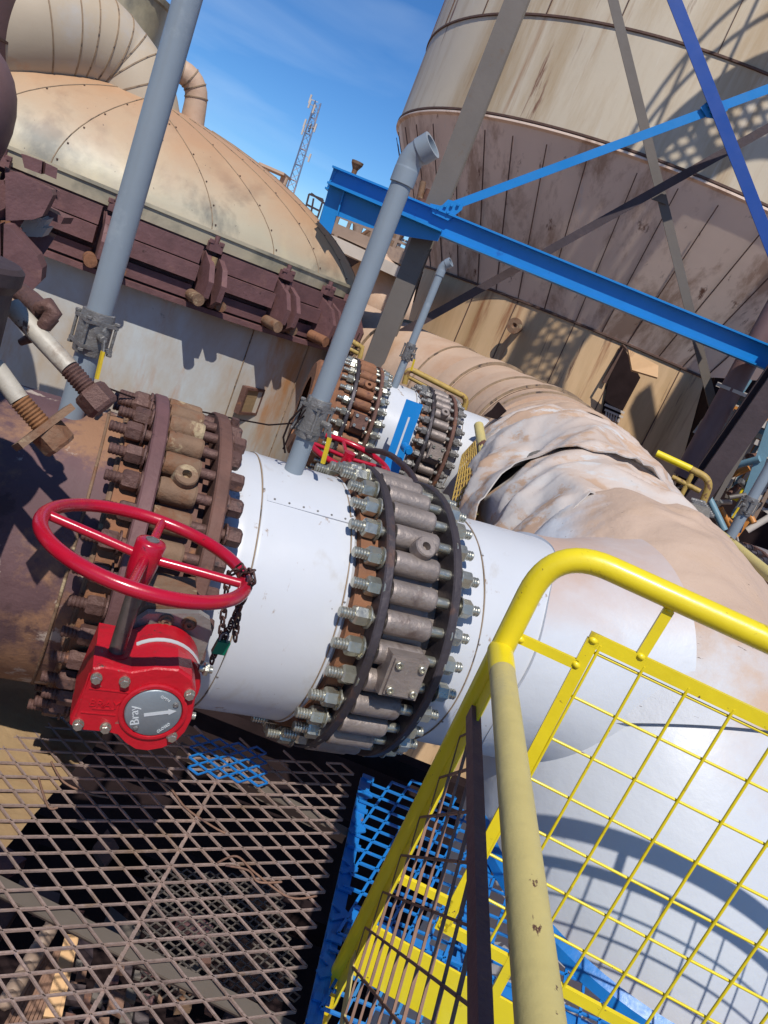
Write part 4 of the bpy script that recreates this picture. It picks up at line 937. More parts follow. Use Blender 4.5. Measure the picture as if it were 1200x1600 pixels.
# clamp ring: segments of stacked plates with hinge lugs between
phs = [-1.66, -1.33, -1.0, -.67, -.34, 0., .33, .64, .90, 1.12, 1.32, 1.55]
for k, ph in enumerate(phs[:-1]):
    c = ell(ph, 1, 0, 0); c2 = ell(phs[k + 1], 1, 0, 0); tn = (c2 - c); Lg = tn.length; tn.normalize(); on = V((-tn.y, tn.x, 0)) 
    if on.dot(-c) < 0: on = -on
    mid = (c + c2) / 2
    hw_ = Lg * .40
    b = MB()
    b.box(mid + on * .02 + Z * (zs - .185), tn * hw_, on * .055, Z * .068)
    b.box(mid + on * .06 + Z * (zs - .325), tn * hw_, on * .075, Z * .062)
    b.box(mid + on * .02 + Z * (zs - .485), tn * hw_, on * .055, Z * .055)
    cl = b.obj('clamp_segment', m_clamp, ve)
    e = c
    b = MB()
    for sgn in (-1, 1):
        o_ = e + tn * (.05 * sgn) if False else e + tn * (.055 * sgn)
        poly = [o_ + on * .02 + Z * (zs - .14), o_ + on * .20 + Z * (zs - .22), o_ + on * .28 + Z * (zs - .34), o_ + on * .27 + Z * (zs - .47), o_ + on * .14 + Z * (zs - .55), o_ + on * .0 + Z * (zs - .54)]
        b.prism(poly, tn * .045)
    lg_ = b.obj('hinge_lug', m_clamp, ve)
    if k % 1 == 0:
        b = MB(); q = e - tn * .09 + on * .22 + Z * (zs - .50); b.cyl(q - on * .12, q + on * .07, .048, n=18); q = e + tn * .13 + on * .20 + Z * (zs - .50); b.cyl(q - on * .12, q + on * .03, .042, n=18); b.obj('pin_end', random.choice([m_barrel, m_gasket, m_gasket, m_farl]), lg_)
        b = MB(); q = e + on * .12; b.cyl(q + Z * (zs - .16), q + Z * (zs - .42), .026, n=10); b.obj('swing_bolt', random.choice([m_clamp, m_dustp, m_clamp]), lg_)
        b = MB(); q = e + on * .055 + Z * (zs - .09); b.box(q, tn * .055, on * .035, Z * .035); b.cyl(q + Z * .03, q + Z * .09, .022, n=8)
        for xx in (-.045, .04): b.hexn(q + tn * xx + on * .02 + Z * .02, q + tn * xx + on * .02 + Z * .055, .024)
        b.obj('bolt_cap', m_clamp, lg_)
# small far thing at the dome's right shoulder
q = wd(430, 268, 8.2); b = MB(); b.box(q, V((.13, .02, -.0)), V((0, .15, 0)), V((0, 0, .012))); b.cyl(q + V((.11, 0, -.16)), q + V((.11, 0, -.012)), .04, n=10)
tag(b.obj('roof_vent', m_peach), 'small flat capped vent on the dusty skyline right of the dome', 'vent')

# duct elbow on the dome
el = thing('duct_elbow', wd(235, 165, 7.5), 'wide segmented cream elbow duct coming down on top of the dome', 'duct')
ep = cr([wd(-90, 48, 7.2), wd(-5, 38, 7.25), wd(65, 42, 7.3), wd(125, 62, 7.4), wd(172, 98, 7.5), wd(202, 145, 7.5), wd(216, 215, 7.5)], 7)
b = MB(); b.tube(ep, .43, 56, rad=[.47 if i < 12 else .47 - .09 * min(1, (i - 12) / 16) for i in range(len(ep))]); b.obj('elbow_cladding', m_elbow, el)
for i in (13, 17, 20, 23, 26, 29, 32, 35, 39):
    tn = (ep[i + 1] - ep[i - 1]).normalized(); r = .47 - .09 * min(1, (i - 12) / 16)
    b = MB(); b.lathe([(-.006, r), (-.005, r + .005), (.005, r + .005), (.006, r)], ep[i], tn, 56); b.obj('lobster_seam', m_seamt, el)
b = MB(); b.tube([ep[14] + V((.0, -.47, 0)) + Z * -.08] + [ep[i] + V((.05, -.45 + .02 * (i - 14) / 10, -.15 + .0 * i)) for i in range(17, 34, 3)], .008, 5); b.obj('cable', m_seam, el)
du = thing('duct_tower', wd(-20, 60, 7.0), 'shaded brown vertical duct at the top left corner', 'duct')
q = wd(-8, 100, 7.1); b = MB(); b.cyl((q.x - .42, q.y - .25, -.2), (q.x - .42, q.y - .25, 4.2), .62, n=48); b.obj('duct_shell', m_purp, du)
b = MB(); 
for z in (.55, 1.1): b.lathe([(-.01, .62), (-.008, .632), (.008, .632), (.01, .62)], (q.x - .42, q.y - .25, z), Z, 48)
b.obj('seam_band', m_seam, du)
# bulging shaded vessel end at the left edge
q = wd(-122, 170, 5.2); b = MB(); pr = []
for i in range(17):
    a = PI * i / 16; pr.append((-.52 * math.cos(a), .42 * math.sin(a) ** .8))
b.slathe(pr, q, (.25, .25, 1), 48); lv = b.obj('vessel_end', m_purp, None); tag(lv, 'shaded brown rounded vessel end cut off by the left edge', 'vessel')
# small bent pipe on the dome
sb = thing('small_bent_pipe', wd(300, 190, 7.9), 'small peach clad pipe bend rising behind the dome against the sky', 'pipe')
bp = fillet([wd(240, 95, 7.8), wd(313, 122, 7.85), wd(296, 215, 7.85)], .22, 8)
b = MB(); b.tube(bp, .105, 28, rad=[.085] * 2 + [.10] * (len(bp) - 3) + [.115]); b.obj('pipe_cladding', m_peach, sb)
for i in (2, 4, 6, 8):
    tn = (bp[i + 1] - bp[i - 1]).normalized(); b = MB(); b.lathe([(-.006, .1), (-.005, .106), (.005, .106), (.006, .1)], bp[i], tn, 28); b.obj('lobster_seam', m_seamt, sb)
# corrugated block at the top
cb = thing('corrugated_tower', wd(225, 20, 12), 'ribbed dark cladding block above the wide elbow duct at the top', 'building')
P0, P1, P2, P3 = wd(198, -10, 12), wd(248, 42, 12), wd(240, 82, 12), wd(202, 48, 12)
P0b = wd(215, -60, 12)
b = MB(); b.prism([wd(205, -60, 12), wd(225, -10, 12), P1, P2, P3, wd(196, -20, 12), wd(190, -60, 12)], V((-.3, 1.2, 0))); b.obj('wall', m_far, cb)
b = MB()
for k in range(15):
    f = (k + .5) / 15; a_ = wd(196, -20, 11.97).lerp(P1, f) if False else wd(205, -30, 11.97).lerp(wd(247, 44, 11.97), f); c_ = wd(200, 40, 11.97).lerp(wd(240, 80, 11.97), f); b.bar(a_, c_, .03, .05, V((0, 1, 0)))
b.obj('ribs', m_seam, cb)
b = MB(); b.bar(wd(222, -15, 11.93), wd(249, 44, 11.93), .05, .05); b.obj('roof_trim', m_tan, cb)
q = wd(180, -10, 10.5); b = MB(); b.lathe([(-1.2, .6), (.1, .6), (.12, .62), (.18, .62), (.18, 0)], q, (.1, 0, 1), 40); 
tag(b.obj('stack_drum', m_dome), 'curved cream drum beside the ribbed block at the top edge', 'drum')

# ------------------------------------------------------------------ left foreground: drum, threaded rods, near clamp plates
dr_ = thing('rusty_drum', V((-1.0, 1.1, -.9)), 'dark rusty round post cut off by the left edge of the picture', 'post')
q = wd(-88, 498, 1.35); b = MB(); b.lathe([(-.9, .085), (.07, .085), (.085, .094), (.105, .095), (.112, .088), (.112, .0)], (q.x, q.y, -.30), Z, 36); b.obj('post_shell', m_dkst, dr_)
b = MB(); b.bar((-.98, .80, FL), (-.98, .80, .9), .34, .30, Y); b.obj('shadow_column', m_dkst, dr_)  # unseen column added to cast a shadow on the rusty pipe
b = MB(); b.tube(arc((q.x + .02, q.y - .02, -.178), V((.8, -.6, 0)), Z, .035, 0, PI, 10), .007, 8); b.obj('lifting_eye', m_meshr, dr_)
def eyebolt(label, A_, T_, N_, hexr, mt_rod, flange=None):
    root = thing('eye_bolt', N_, label, 'bolt', 'long threaded bolts at the left edge')
    b = MB(); b.cyl(A_, T_, .0165, n=18); b.obj('shank', mt_rod, root)
    b = MB(); b.thread(T_, N_, .0175, .0058, 16); b.obj('thread', m_thread if flange else m_bolt_r, root)
    d = (N_ - T_).normalized(); b = MB()
    b.hexn(N_ - d * .004, N_ + d * .038, hexr, .2); b.obj('nut', m_bolt_r if not flange else m_barrel, root)
    if flange:
        u, v, a = basis(d); b = MB(); b.box(N_ - d * .006, u * .055, v * .028, d * .006); b.obj('washer_plate', m_barrel, root)
    return root
eyebolt('white painted threaded bolt with a big dark nut pointing down right', wd(18, 478, 1.42), wd(108, 575, 1.36), wd(140, 612, 1.345), .030, m_wrod)
eyebolt('lower threaded bolt with orange rusty thread and flat washer plate', wd(-10, 570, 1.36), wd(30, 625, 1.34), wd(72, 672, 1.33), .030, m_wrod, True)
b = MB(); cc = wd(68, 497, 1.40); ua = (wd(75, 480, 1.4) - cc).normalized(); 
b.tube(fillet([wd(35, 458, 1.5), wd(62, 480, 1.43)], .01) if False else [wd(30, 455, 1.5), wd(50, 470, 1.46), wd(66, 486, 1.42)], .017, 14)
b.tube([wd(60, 480, 1.41), wd(76, 478, 1.40), wd(84, 488, 1.39), wd(72, 505, 1.39), wd(48, 528, 1.40), wd(32, 535, 1.41)], .010, 12, rad=[.012, .014, .014, .012, .009, .006])
b.cyl(wd(80, 492, 1.43), wd(66, 508, 1.43), .016, n=14)
tag(b.obj('shackle', m_bolt_r), 'dark rusty shackle gripping the white painted bolt', 'shackle')
# plates
ncl = thing('clamp_plates', wd(40, 340, 4.9), 'heavy purple rust clamp plates overlapping the left side of the vessel', 'clamp')
for poly, L, th in (([(8, 270), (22, 268), (80, 296), (83, 305), (66, 338), (52, 343), (9, 345)], 4.9, .22), ([(6, 350), (14, 352), (58, 400), (66, 420), (64, 440), (46, 458), (20, 452), (4, 448)], 4.7, .22),
                    ([(-30, 280), (5, 282), (12, 300), (8, 325), (-30, 345)], 5.0, .2), ([(-30, 360), (0, 350), (2, 450), (-30, 470)], 4.8, .2), ([(33, 240), (66, 252), (64, 272), (38, 262)], 5.1, .2),
                    ([(72, 255), (90, 263), (88, 280), (70, 272)], 5.1, .12), ([(20, 300), (100, 340), (95, 350), (20, 318)], 5.2, .3), ([(40, 350), (85, 372), (66, 400), (30, 352)], 5.2, .2),
                    ([(8, 262), (95, 300), (92, 312), (60, 300), (8, 274)], 5.15, .15)):
    b = MB(); b.prism([wd(x, y, L) for x, y in poly], V((-.1, th, 0))); b.obj('clamp_plate', m_clamp, ncl)
b = MB()
for k in range(14):
    q = wd(58 + random.uniform(-9, 9), 352 + random.uniform(-10, 10), 5.1); b.box(q, V((.03, .01, .01)), V((0, .03, .01)), V((.01, 0, .03)))
b.obj('wool_tuft', m_farl, ncl)

# ------------------------------------------------------------------ silo on the right
SD, SAZ = 14.0, math.radians(8.5)
SC = V((math.sin(SAZ) * SD, math.cos(SAZ) * SD, 0))
RT, RL = 4.36, 3.25
si = thing('silo', SC + V((0, 0, -7.5)), 'huge streaked cream silo with shaded hopper cone filling the upper right', 'silo')
n = 144
front_u = V((-math.sin(SAZ), -math.cos(SAZ), 0))
b = MB(); b.lathe([(2.49, RT), (3.68, RT - .02), (4.9, RT - .04), (6.1, RT - .05), (8.5, RT - .07), (8.5, 0)], SC, Z, n); b.obj('upper_wall', m_silo, si)
b = MB(); b.lathe([(2.475, RT), (2.46, RT + .02), (2.44, RT + .02), (2.42, RT - .03), (.56, RL)], SC, Z, n); b.obj('hopper_cone', m_cone, si)
b = MB(); b.lathe([(.56, RL - .01), (-7.4, RL - .01)], SC, Z, n); b.obj('lower_wall', m_silol, si)
b = MB()
for z, r in ((2.49, RT), (3.68, RT - .02), (4.9, RT - .04), (6.1, RT - .05), (.56, RL), (-1.1, RL - .01)): b.lathe([(z - .02, r - .01), (z - .012, r + .022), (z + .012, r + .022), (z + .02, r - .01)], SC, Z, n)
b.obj('ring_seams', m_seam, si)
b = MB()
rgt = V((front_u.y, -front_u.x, 0)) * -1
for k in range(26):
    a = math.radians(-90 + k * 7.2 + random.uniform(-.8, .8)); d = front_u * math.cos(a) + rgt * math.sin(a)
    p_, q_ = SC + d * (RT - .045) + Z * 2.30, SC + d * (RL + .004) + Z * .56; b.bar(p_, q_, .012, .012, d)
    if k % 2 == 0:
        b.bar(SC + d * (RL - .008) + Z * .54, SC + d * (RL - .008) - Z * 3, .012, .018, d)
        for z0, z1 in ((2.5, 3.66), (3.7, 4.88), (4.92, 6.0)):
            a2 = a + (.06 if z0 > 3 else 0); d2 = front_u * math.cos(a2) + rgt * math.sin(a2); b.bar(SC + d2 * (RT - .012) + Z * z0, SC + d2 * (RT - .03) + Z * z1, .010, .014, d2)
b.obj('panel_ribs', m_seam, si)
# nozzle with weeping streak, open hatch with flap
def on_lower(px, py, r=RL):
    rr = ray(px, py); h = V((rr.x, rr.y, 0)); a = h.dot(h); bq = -2 * h.dot(SC); c = SC.dot(SC) - r * r; D_ = bq * bq - 4 * a * c
    s = (-bq - math.sqrt(max(0, D_))) / (2 * a); return rr * s
q = on_lower(812, 513); d = (q - V((SC.x, SC.y, q.z))).normalized(); b = MB(); b.lathe([(0, .05), (.22, .05), (.22, .11), (.25, .11), (.25, .04), (.2, 0)], q, d, 24); b.obj('nozzle', m_barrel, si)
q = on_lower(958, 612); d = (q - V((SC.x, SC.y, q.z))).normalized(); tq = Z.cross(d).normalized()
pA = [on_lower(x, y, RL + .03) for x, y in ((971, 545), (1000, 590), (972, 660), (945, 665), (955, 600))]
ht = thing('loading_hatch', q, 'open hatch with a bent tan flap in the lower silo wall', 'hatch')
def lsq(px, py, o): 
    p_ = on_lower(px, py, RL + o); return p_
b = MB(); b.prism([lsq(973, 540, .02), lsq(1000, 590, .02), lsq(965, 655, .02), lsq(940, 645, .02), lsq(950, 595, .02)], d * .02); b.obj('opening_shade', m_dark, ht)  # near-black plate paints the shade inside the hatch
b = MB(); b.prism([lsq(980, 548, .5), lsq(1027, 573, .55), lsq(1026, 592, .6), lsq(986, 580, .55)], d * .02 + Z * .02); b.obj('flap', m_flap, ht)
b = MB(); b.bar(lsq(973, 540, .04), lsq(944, 598, .04), .03, .05); b.bar(lsq(973, 540, .06), lsq(980, 548, .5), .03, .03); b.obj('hatch_frame', m_seam, ht)
b = MB()
for k in range(6): b.bar(lsq(948 + k * 4, 640 + k * 2, .03), lsq(946 + k * 4, 655 + k * 1, .05), .02, .02)
b.bar(lsq(945, 632, .05), lsq(975, 645, .05), .04, .03); b.bar(lsq(945, 640, .05), lsq(973, 652, .05), .03, .03); b.obj('ladder_rungs', m_farl, ht)

# ------------------------------------------------------------------ steel frame
YF = 7.0
def FP(px, py, y=YF): return pl(px, py, V((0, y, 0)), V((0, 1, 0)))
sf = thing('steel_frame', V((-.6, 7, -7.5)), 'bright blue and tan braced steel frame crossing in front of the silo', 'steel frame')
def ibeam(mb, p, q, hgt, wid_, tf, tw, up):
    p = V(p); q = V(q); a = (q - p).normalized(); sd_ = a.cross(up).normalized(); u = sd_.cross(a)
    mb.box((p + q) / 2, (q - p) / 2, sd_ * (tw / 2), u * (hgt / 2 - tf))
    for k in (-1, 1): mb.box((p + q) / 2 + u * ((hgt / 2 - tf / 2) * k), (q - p) / 2, sd_ * (wid_ / 2), u * (tf / 2))
# column: web towards the right, tan
cx0, cx1 = FP(668, 320).x, FP(700, 320).x
cxm = (cx0 + cx1) / 2 - .02
b = MB(); ibeam(b, (cxm, YF + .16, -7.5), (cxm, YF + .16, 4.4), .22, .19, .02, .014, Y); b.obj('column', m_tan, sf)
for y0 in (YF,):
    zt_ = FP(868, 404).z; pL = FP(524, 263); pR = FP(1200, 540); 
    slope = (pR.z - pL.z) / (pR.x - pL.x)
    def bz(x): return pL.z + slope * (x - pL.x)
    xa, xb_ = pL.x, 4.2; hgt = .20
    b = MB(); ibeam(b, (xa, YF - .06, bz(xa) - hgt / 2), (xb_, YF - .06, bz(xb_) - hgt / 2), hgt, .16, .016, .012, Z); b.obj('beam', m_blue, sf)
    # deeper girder below with haunch
    pts = [(516, 285), (499, 347), (517, 366), (526, 337), (575, 355), (637, 370), (684, 377), (691, 360)]
    P_ = [FP(x, y, YF - .17) for x, y in pts]
    b = MB(); b.prism([p for p in P_], V((0, .012, 0))); hg = b.obj('haunch_plate', m_blue, sf)
    tl, tr = FP(514, 287, YF - .20), FP(690, 362, YF - .20)
    b = MB(); b.box((tl + tr) / 2, (tr - tl) / 2, V((0, .085, 0)), V((0, 0, .009))); b.obj('girder_flange', m_blue, sf)
    s0, s1 = FP(539, 296, YF - .18), FP(527, 338, YF - .18); b = MB(); b.bar(s0, s1, .012, .05, Y); b.obj('stiffener', m_blue, sf)
    s0, s1 = FP(530, 264, YF), FP(515, 292, YF); b = MB(); b.bar(s0, s1, .15, .012, V((1, 0, 0))); b.obj('end_plate', m_blue, sf)
def flat(name, a, c, y, w_, h, mt, lab=None):
    b = MB(); b.bar(FP(*a, y), FP(*c, y), h, w_, Z); return b.obj(name, mt, sf, label=lab)
def angle(name, a, c, y, w_, mt, parent=None):
    p_, q_ = FP(*a, y), FP(*c, y); ax = (q_ - p_).normalized(); u = Y.cross(ax).normalized(); u = u if u.z > 0 else -u
    b = MB(); b.box((p_ + q_) / 2, (q_ - p_) / 2, u * (w_ / 2), Y * .005); b.box((p_ + q_) / 2 + u * (w_ / 2 - .005) + Y * (w_ / 2 + .006), (q_ - p_) / 2, u * .005, Y * (w_ / 2)); return b.obj(name, mt, parent or sf)
angle('brace', (690, 328), (1230, 128), YF - .10, .072, m_blue)
angle('brace', (1042, -30), (1220, 425), YF - .16, .10, m_blue_shade)
b = MB(); b.prism([FP(x, y, YF - .12) for x, y in ((1094, 168), (1108, 156), (1132, 158), (1137, 172), (1122, 186), (1104, 184))], V((0, -.01, 0))); b.obj('gusset_plate', m_blue, sf)
b = MB(); b.prism([FP(x, y, YF - .11) for x, y in ((672, 318), (690, 322), (700, 312), (724, 318), (722, 328), (700, 345), (676, 334))], V((0, -.012, 0))); b.obj('gusset_plate', m_blue, sf)
for (x, y) in ((1106, 165), (1116, 176), (1126, 164), (1118, 160), (1110, 174), (696, 322), (706, 321), (700, 332), (684, 326), (716, 320)):
    q = FP(x, y, YF - .13); b = MB(); b.hexn(q, q - Y * .018, .014, random.random()); b.obj('gusset_bolt', m_blue, sf)
def lone(name, lab, cat, a, c, y, w_, mt, kind='angle', group=None):
    root = thing(name, FP(*c, y), lab, cat, group)
    if kind == 'angle': angle('angle_bar', a, c, y, w_, mt, root)
    elif kind == 'tube':
        b = MB(); b.cyl(FP(*a, y), FP(*c, y), w_ / 2, n=24); b.obj('tube', mt, root)
    else:
        b = MB(); ibeam(b, FP(*a, y), FP(*c, y), w_, w_, .02, .014, Y); b.obj('beam_section', mt, root)
    return root
lone('diagonal_brace', 'dark brown diagonal brace passing behind the long blue beam', 'brace', (1290, 150), (600, 535), YF + .34, .075, m_dkst)
r_ = lone('diagonal_brace', 'thin grey tan brace crossing the silo from top to lower right', 'brace', (948, -40), (1138, 730), YF + .55, .085, m_tan)
b = MB(); b.prism([FP(x, y, YF + .53) for x, y in ((1015, 296), (1040, 305), (1042, 320), (1018, 312))], V((0, -.012, 0))); b.obj('splice_plate', m_tan, r_)
lone('pipe_column', 'slim purple brown round column at right passing behind the blue beam', 'column', (1340, 250), (1068, 745), YF + .25, .20, m_purp, 'tube')
lone('steel_column', 'dark H section steel column at the right edge', 'column', (1330, 425), (1045, 833), YF - .5, .19, m_dkst, 'h')
lone('steel_column', 'light grey strip of the column flange at the right edge', 'column', (1322, 412), (1118, 781), YF - .30, .045, m_tan, 'h')

# ------------------------------------------------------------------ background: mast, cabin, pipe rack
def mast(pb_, pt_, L):
    root = thing('lattice_mast', wd(*pb_, L), 'thin lattice communication mast against the sky', 'mast')
    B, T = wd(*pb_, L), wd(*pt_, L); B = B - Z * 6
    h = (T - B).length; wb, wt_ = 1.05, .6
    def cor(f, k):
        w__ = wb + (wt_ - wb) * f; a = PI / 4 + k * PI / 2 + .3; return B.lerp(T, f) + V((math.cos(a), math.sin(a), 0)) * w__ * .5
    b = MB()
    for k in range(4): b.bar(cor(0, k), cor(1, k), .075, .075)
    b.obj('mast_legs', m_tower, root)
    b = MB(); N = 22
    for i in range(N):
        for k in range(4):
            a_, c_ = cor(i / N, k), cor((i + 1) / N, (k + 1) % 4); b.bar(a_, c_, .038, .038)
            if i % 2 == 0: b.bar(cor(i / N, k), cor(i / N, (k + 1) % 4), .05, .05)
    b.obj('mast_lacing', m_tower, root)
    for k in range(9):
        f = random.choice([.97, .99, .94, .9, .86, .95, 1.0, .82, .7]); a = random.uniform(0, 2 * PI); q_ = B.lerp(T, f) + V((math.cos(a), math.sin(a), 0)) * .62
        b = MB()
        b.abox(q_, .06, .06, .3)
        b.bar(q_, B.lerp(T, f), .05, .05); b.obj('antenna', m_farl, root)
mast((456, 300), (497, 160), 62)
hn = thing('roof_horn', wd(556, 266, 9), 'small rusty funnel vent on top of the blue girder', 'vent')
q = wd(556, 262, 7.6); b = MB(); b.lathe([(-.10, .022), (-.02, .026), (.03, .055), (.055, .058), (.055, .04), (.03, 0)], q, Z, 18); b.obj('funnel', m_barrel, hn)
rk = thing('far_platform', wd(560, 400, 10), 'rusty far platform with handrails and small pipes beneath the blue girder', 'platform')
def rack(root, a, c, L, posts, hpx, mt1, mt2, rails=3, seed=0):
    rnd_ = random.Random(seed); A_, C_ = wd(*a, L), wd(*c, L)
    b = MB(); b.box((A_ + C_) / 2 - Z * .06, (C_ - A_) / 2, V((0, .5, 0)), Z * .06); b.obj('deck', mt1, root)
    b = MB()
    for k in range(posts):
        f = k / (posts - 1); p_ = A_.lerp(C_, f); b.bar(p_, p_ + Z * hpx, .04, .04)
    for k in range(rails):
        zz = hpx * (k + 1) / rails; b.bar(A_ + Z * zz, C_ + Z * zz, .03, .03)
    b.obj('handrail', mt2, root)
rack(rk, (524, 352), (650, 405), 9.5, 8, .33, m_far, m_far, 3)
rack(rk, (524, 372), (640, 425), 9.0, 3, .05, m_farl, m_far, 1)
rack(rk, (600, 378), (655, 402), 11, 6, .5, m_far, m_farl, 4)
for k in range(16):
    rr_ = random.Random(k + 50); q = wd(rr_.uniform(528, 655), rr_.uniform(350, 395), 10.5); q2 = q + Z * rr_.uniform(.1, .6) + V((rr_.uniform(-.2, .2), 0, 0))
    b = MB(); b.cyl(q, q2, rr_.uniform(.02, .07), n=8); b.obj('small_pipe', rr_.choice([m_far, m_farl, m_barrel, m_rust]), rk)
b = MB(); b.prism([wd(x, y, 11) for x, y in ((528, 365), (655, 418), (640, 470), (540, 440))], V((0, 1.0, 0))); b.obj('shade_backing', m_dark, rk)  # near-black slab painted as shade behind the far platform
q = wd(500, 320, 9.5); gd = thing('roof_handrail', wd(494, 335, 9.5), 'small dark handrail cage beside the end of the blue girder', 'handrail')
b = MB()
for (a_, c_) in (((483, 303), (475, 335)), ((490, 310), (484, 345)), ((505, 312), (493, 350)), ((483, 303), (505, 312)), ((486, 302), (510, 320)), ((480, 320), (500, 330)), ((477, 330), (497, 340)), ((508, 318), (498, 352))): b.bar(wd(*a_, 9.5), wd(*c_, 9.5), .022, .022)
b.obj('rails', m_dkst, gd)
q = wd(598, 420, 8.9); b = MB(); b.tube([wd(575, 430, 9.2), wd(600, 480, 9.0), wd(640, 490, 9.0)], .38, 32); tag(b.obj('peach_pipe', m_peach), 'short peach clad pipe between the dome and the tan column', 'pipe')

# right-hand clutter beyond the header
rc = thing('stair_tower', wd(1150, 640, 9), 'open stair tower of tan and teal steel at the right edge', 'stair tower')
def rbar(a, c, L, w_, mt, L2=None, name='member', h=None):
    b = MB(); b.bar(wd(*a, L), wd(*c, L2 or L), w_, h or w_); return b.obj(name, mt, rc)
rbar((1165, 590), (1105, 680), 8.6, .14, m_teal); rbar((1150, 600), (1090, 680), 8.8, .12, m_farl)
for k in range(9):
    f = k / 8; rbar((1120 + 10 * math.sin(k), 600 + f * 90), (1190 + 6 * math.cos(k * 2), 630 + f * 95), 9.0 + .1 * k, .05 + .03 * (k % 2), [m_farl, m_far, m_tan][k % 3])
for k in range(9): rbar((1150 + k * 9, 640 + 4 * (k % 3)), (1105 + k * 10, 770 + 8 * (k % 2)), 8.8 + .07 * k, .035, [m_farl, m_teal, m_farl, m_tan][k % 4])
for k in range(6): rbar((1130 + k * 5, 690 + k * 16), (1215, 725 + k * 17), 8.5, .03, m_farl)
for k in range(5): rbar((1200, 660 + k * 28), (1150 - k * 2, 760 + k * 22), 8.2 + .1 * k, .05, [m_orange, m_yel, m_teal, m_far, m_orange][k])
rbar((1215, 640), (1150, 830), 7.6, .09, m_teal)
b = MB(); b.prism([wd(x, y, 10) for x, y in ((1118, 590), (1260, 600), (1260, 940), (1060, 900), (1060, 800))], V((.2, 1.0, 0))); b.obj('shade_backing', m_dark, rc)  # shade between the stair members, put in as a near-black slab
b = MB(); b.prism([wd(x, y, 8.4) for x, y in ((1118, 658), (1152, 672), (1128, 720), (1100, 700))], V((0, .3, 0))); b.obj('rusty_box', m_rust, rc)
b = MB(); b.lathe([(0, .0), (0, .17), (.04, .17), (.05, 0)], wd(1118, 672, 8.2), (-.3, -1, 0), 28); b.obj('round_cover', m_elbow, rc)
for k in range(14):
    x0 = 1120 + 6 * k; L_ = 7.6 + .12 * (k % 5)
    rbar((x0, 600 + 9 * k), (x0 + 55, 622 + 9 * k), L_, .03 + .02 * (k % 3), [m_farl, m_tan, m_teal, m_farl, m_orange][k % 5])
    rbar((x0 + 30, 640 + 6 * k), (x0 - 20, 720 + 7 * k), L_ + .3, .035, [m_farl, m_far, m_farl, m_teal][k % 4])
rn2 = random.Random(3)
for k in range(40):
    q = wd(rn2.uniform(1085, 1200), rn2.uniform(700, 840), rn2.uniform(7.2, 8.6)); q2 = q + V((rn2.uniform(-.3, .3), rn2.uniform(-.2, .2), rn2.uniform(-.25, .35)))
    b = MB(); b.cyl(q, q2, rn2.uniform(.012, .035), n=7); b.obj('small_pipe', rn2.choice([m_farl, m_far, m_orange, m_teal, m_rust, m_castgrey, m_tan]), rc)
# vent pipe 4
q = wd(1163, 800, 5.6); vent('grey vent pipe with ball valve among the steelwork at the right edge', q.x, q.y, wd(1140, 838, 5.6).z - .1, wd(1215, 680, 5.6).z + .5, .035, wd(1163, 788, 5.6).z, V((-.8, -.6, 0)), cap=False, s=1.1)
# third pipeline: white spool and flange
AZC = math.radians(66); dC = V((math.sin(AZC), math.cos(AZC), 0))
O3 = wd(1130, 850, 4.6); O3 = V((O3.x, O3.y, -.93))
jacket('pipe_spool', 'white clad spool beyond the header at the right edge', O3, dC, [(-.35, .30), (-.30, .345), (.12, .345), (.20, .31)], [0.0], m_white, seed=20.)
v5, _, _ = valve('lug_valve', 'dark lug valve at the right edge, beyond the header', O3, dC, .25, .44, 32, math.radians(84), .38, (m_steel, m_rust, m_dkring, m_steel, m_dkring, m_dkring), 'bolted lug valves on the pipelines', False, .024, 50)
q = wd(1090, 790, 4.9); b = MB()
for k in range(8): b.cyl(wd(1080 + k * 2, 780 + k * 3, 4.7), wd(1102 + k * 2, 786 + k * 3, 4.7), .012, n=7)
tag(b.obj('bolt_cluster', m_castgrey), 'cluster of grey stud ends left of the white spool at the right edge', 'bolts')
# torn wool tongue
b = MB(); rows = []
pp = [(1000, 770), (1040, 775), (1080, 790), (1105, 800)]; qq = [(980, 790), (1030, 812), (1075, 830), (1095, 828)]
for k in range(4):
    a_, c_ = wd(*pp[k], 4.2), wd(*qq[k], 4.0)
    for j in range(6): rows.append(a_.lerp(c_, j / 5) + Z * (.06 * math.sin(PI * j / 5)) + V((0, 0, random.uniform(-.01, .01))))
b.add(rows, [(k * 6 + j, k * 6 + j + 1, (k + 1) * 6 + j + 1, (k + 1) * 6 + j) for k in range(3) for j in range(5)], True)
fo = b.obj('wool_tongue', m_wool, hd); md = fo.modifiers.new('s', 'SOLIDIFY'); md.thickness = .08
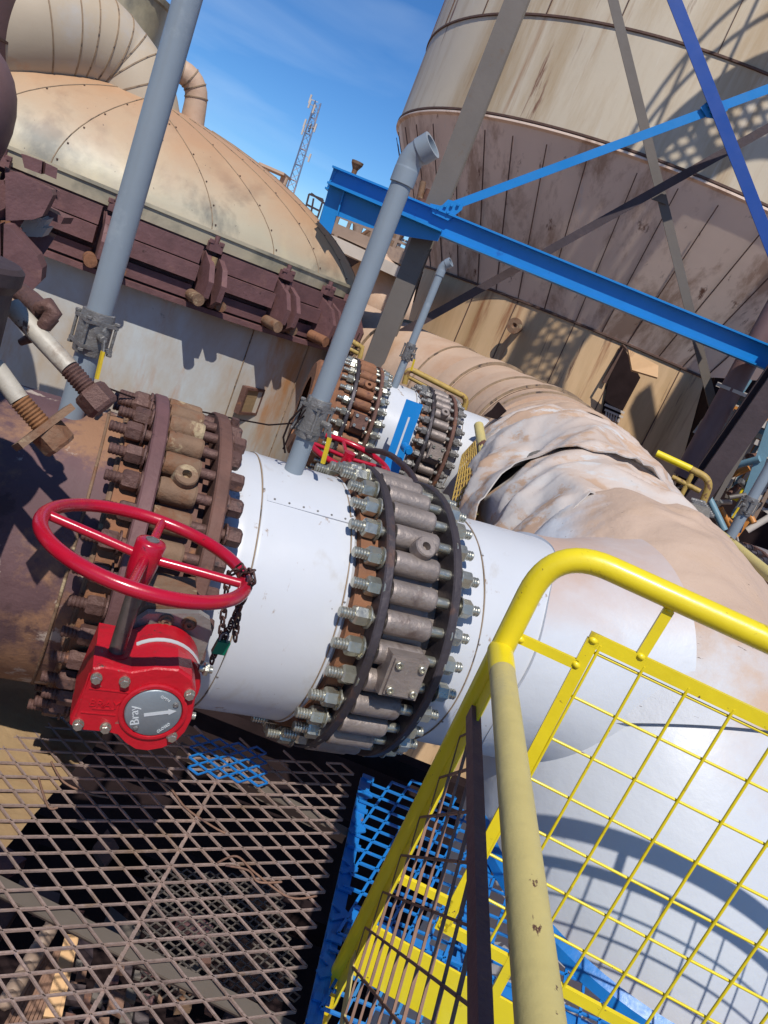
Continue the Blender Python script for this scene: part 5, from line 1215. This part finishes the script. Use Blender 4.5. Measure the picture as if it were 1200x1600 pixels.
# yellow rails at right
yr2 = thing('yellow_platform_rail', wd(1060, 760, 6), 'far rail, bright yellow at one end and rusty at the other, right of the duct', 'handrail')
b = MB(); b.tube([wd(1026, 708, 5.6), wd(1080, 733, 5.6)], .026, 12); b.obj('rail_tube', m_yel, yr2)
b = MB(); b.tube(fillet([wd(1079, 733, 5.6), wd(1112, 750, 5.6), wd(1096, 790, 5.6)], .08), .026, 12); b.tube([wd(1050, 745, 5.6), wd(1094, 768, 5.6)], .018, 8); b.tube([wd(1082, 740, 5.6), wd(1064, 775, 5.6)], .018, 8); b.obj('rail_tube', m_ochre, yr2)
b = MB(); b.tube([wd(1092, 812, 3.9), wd(1150, 856, 3.6), wd(1210, 905, 3.35)], .026, 14); tag(b.obj('sloping_rail', m_yelold), 'dull olive cream rail sloping down past the white spool at the right edge', 'handrail')

# round overhead walkway above the picture, on its own column at the right; its shadow falls on the silo
OWC = V((3.0, 6.2, 6.6))
ow = thing('overhead_walkway', V((4.9, 5.25, -7.5)), 'round overhead mesh walkway on a side column above the blue braces', 'walkway')
b = MB()
for r0, r1 in ((1.45, 1.65), (.85, .95)): b.lathe([(-.1, r0), (-.1, r1), (.02, r1), (.02, r0), (-.1, r0)], OWC, Z, 72)
for k in range(10):
    a = 2 * PI * k / 10; d = V((math.cos(a), math.sin(a), 0)); b.bar(OWC + d * .9, OWC + d * 1.55, .07, .08)
b.obj('ring_beams', m_tan, ow)
b = MB(); expmesh(b, OWC + V((-2, -2, .03)), X, Y, 17, 34, .24, .12, .035, .02, lambda p: 0.93 < (p - OWC - V((0, 0, .03))).length < 1.5); b.obj('mesh_deck', m_grate, ow)
b = MB()
for zz in (.55, 1.05): b.tube(arc(OWC + Z * zz, X, Y, 1.62, 0, 2 * PI, 60)[:-1], .024, 8, True)
for k in range(16):
    a = 2 * PI * k / 16; d = V((math.cos(a), math.sin(a), 0)); b.bar(OWC + d * 1.62, OWC + d * 1.62 + Z * 1.05, .035, .035)
b.obj('handrail', m_ochre, ow)
b = MB(); b.bar(OWC + V((.2, .0, -.2)), (4.9, 5.25, 6.4), .2, .25); b.bar(OWC + V((.2, 1.2, -.2)), (4.9, 6.2, 6.4), .2, .25); b.bar((4.9, 4.2, 6.15), (4.9, 6.4, 6.15), .2, .25); b.bar((4.9, 5.25, -7.5), (4.9, 5.25, 6.3), .3, .3); b.obj('support_steel', m_tan, ow)
b = MB(); b.abox((4.5, 6.2, 6.66), .9, 1.3, .02); b.obj('deck_plate', m_tan, ow)  # unseen plate added to shade the right side of the silo
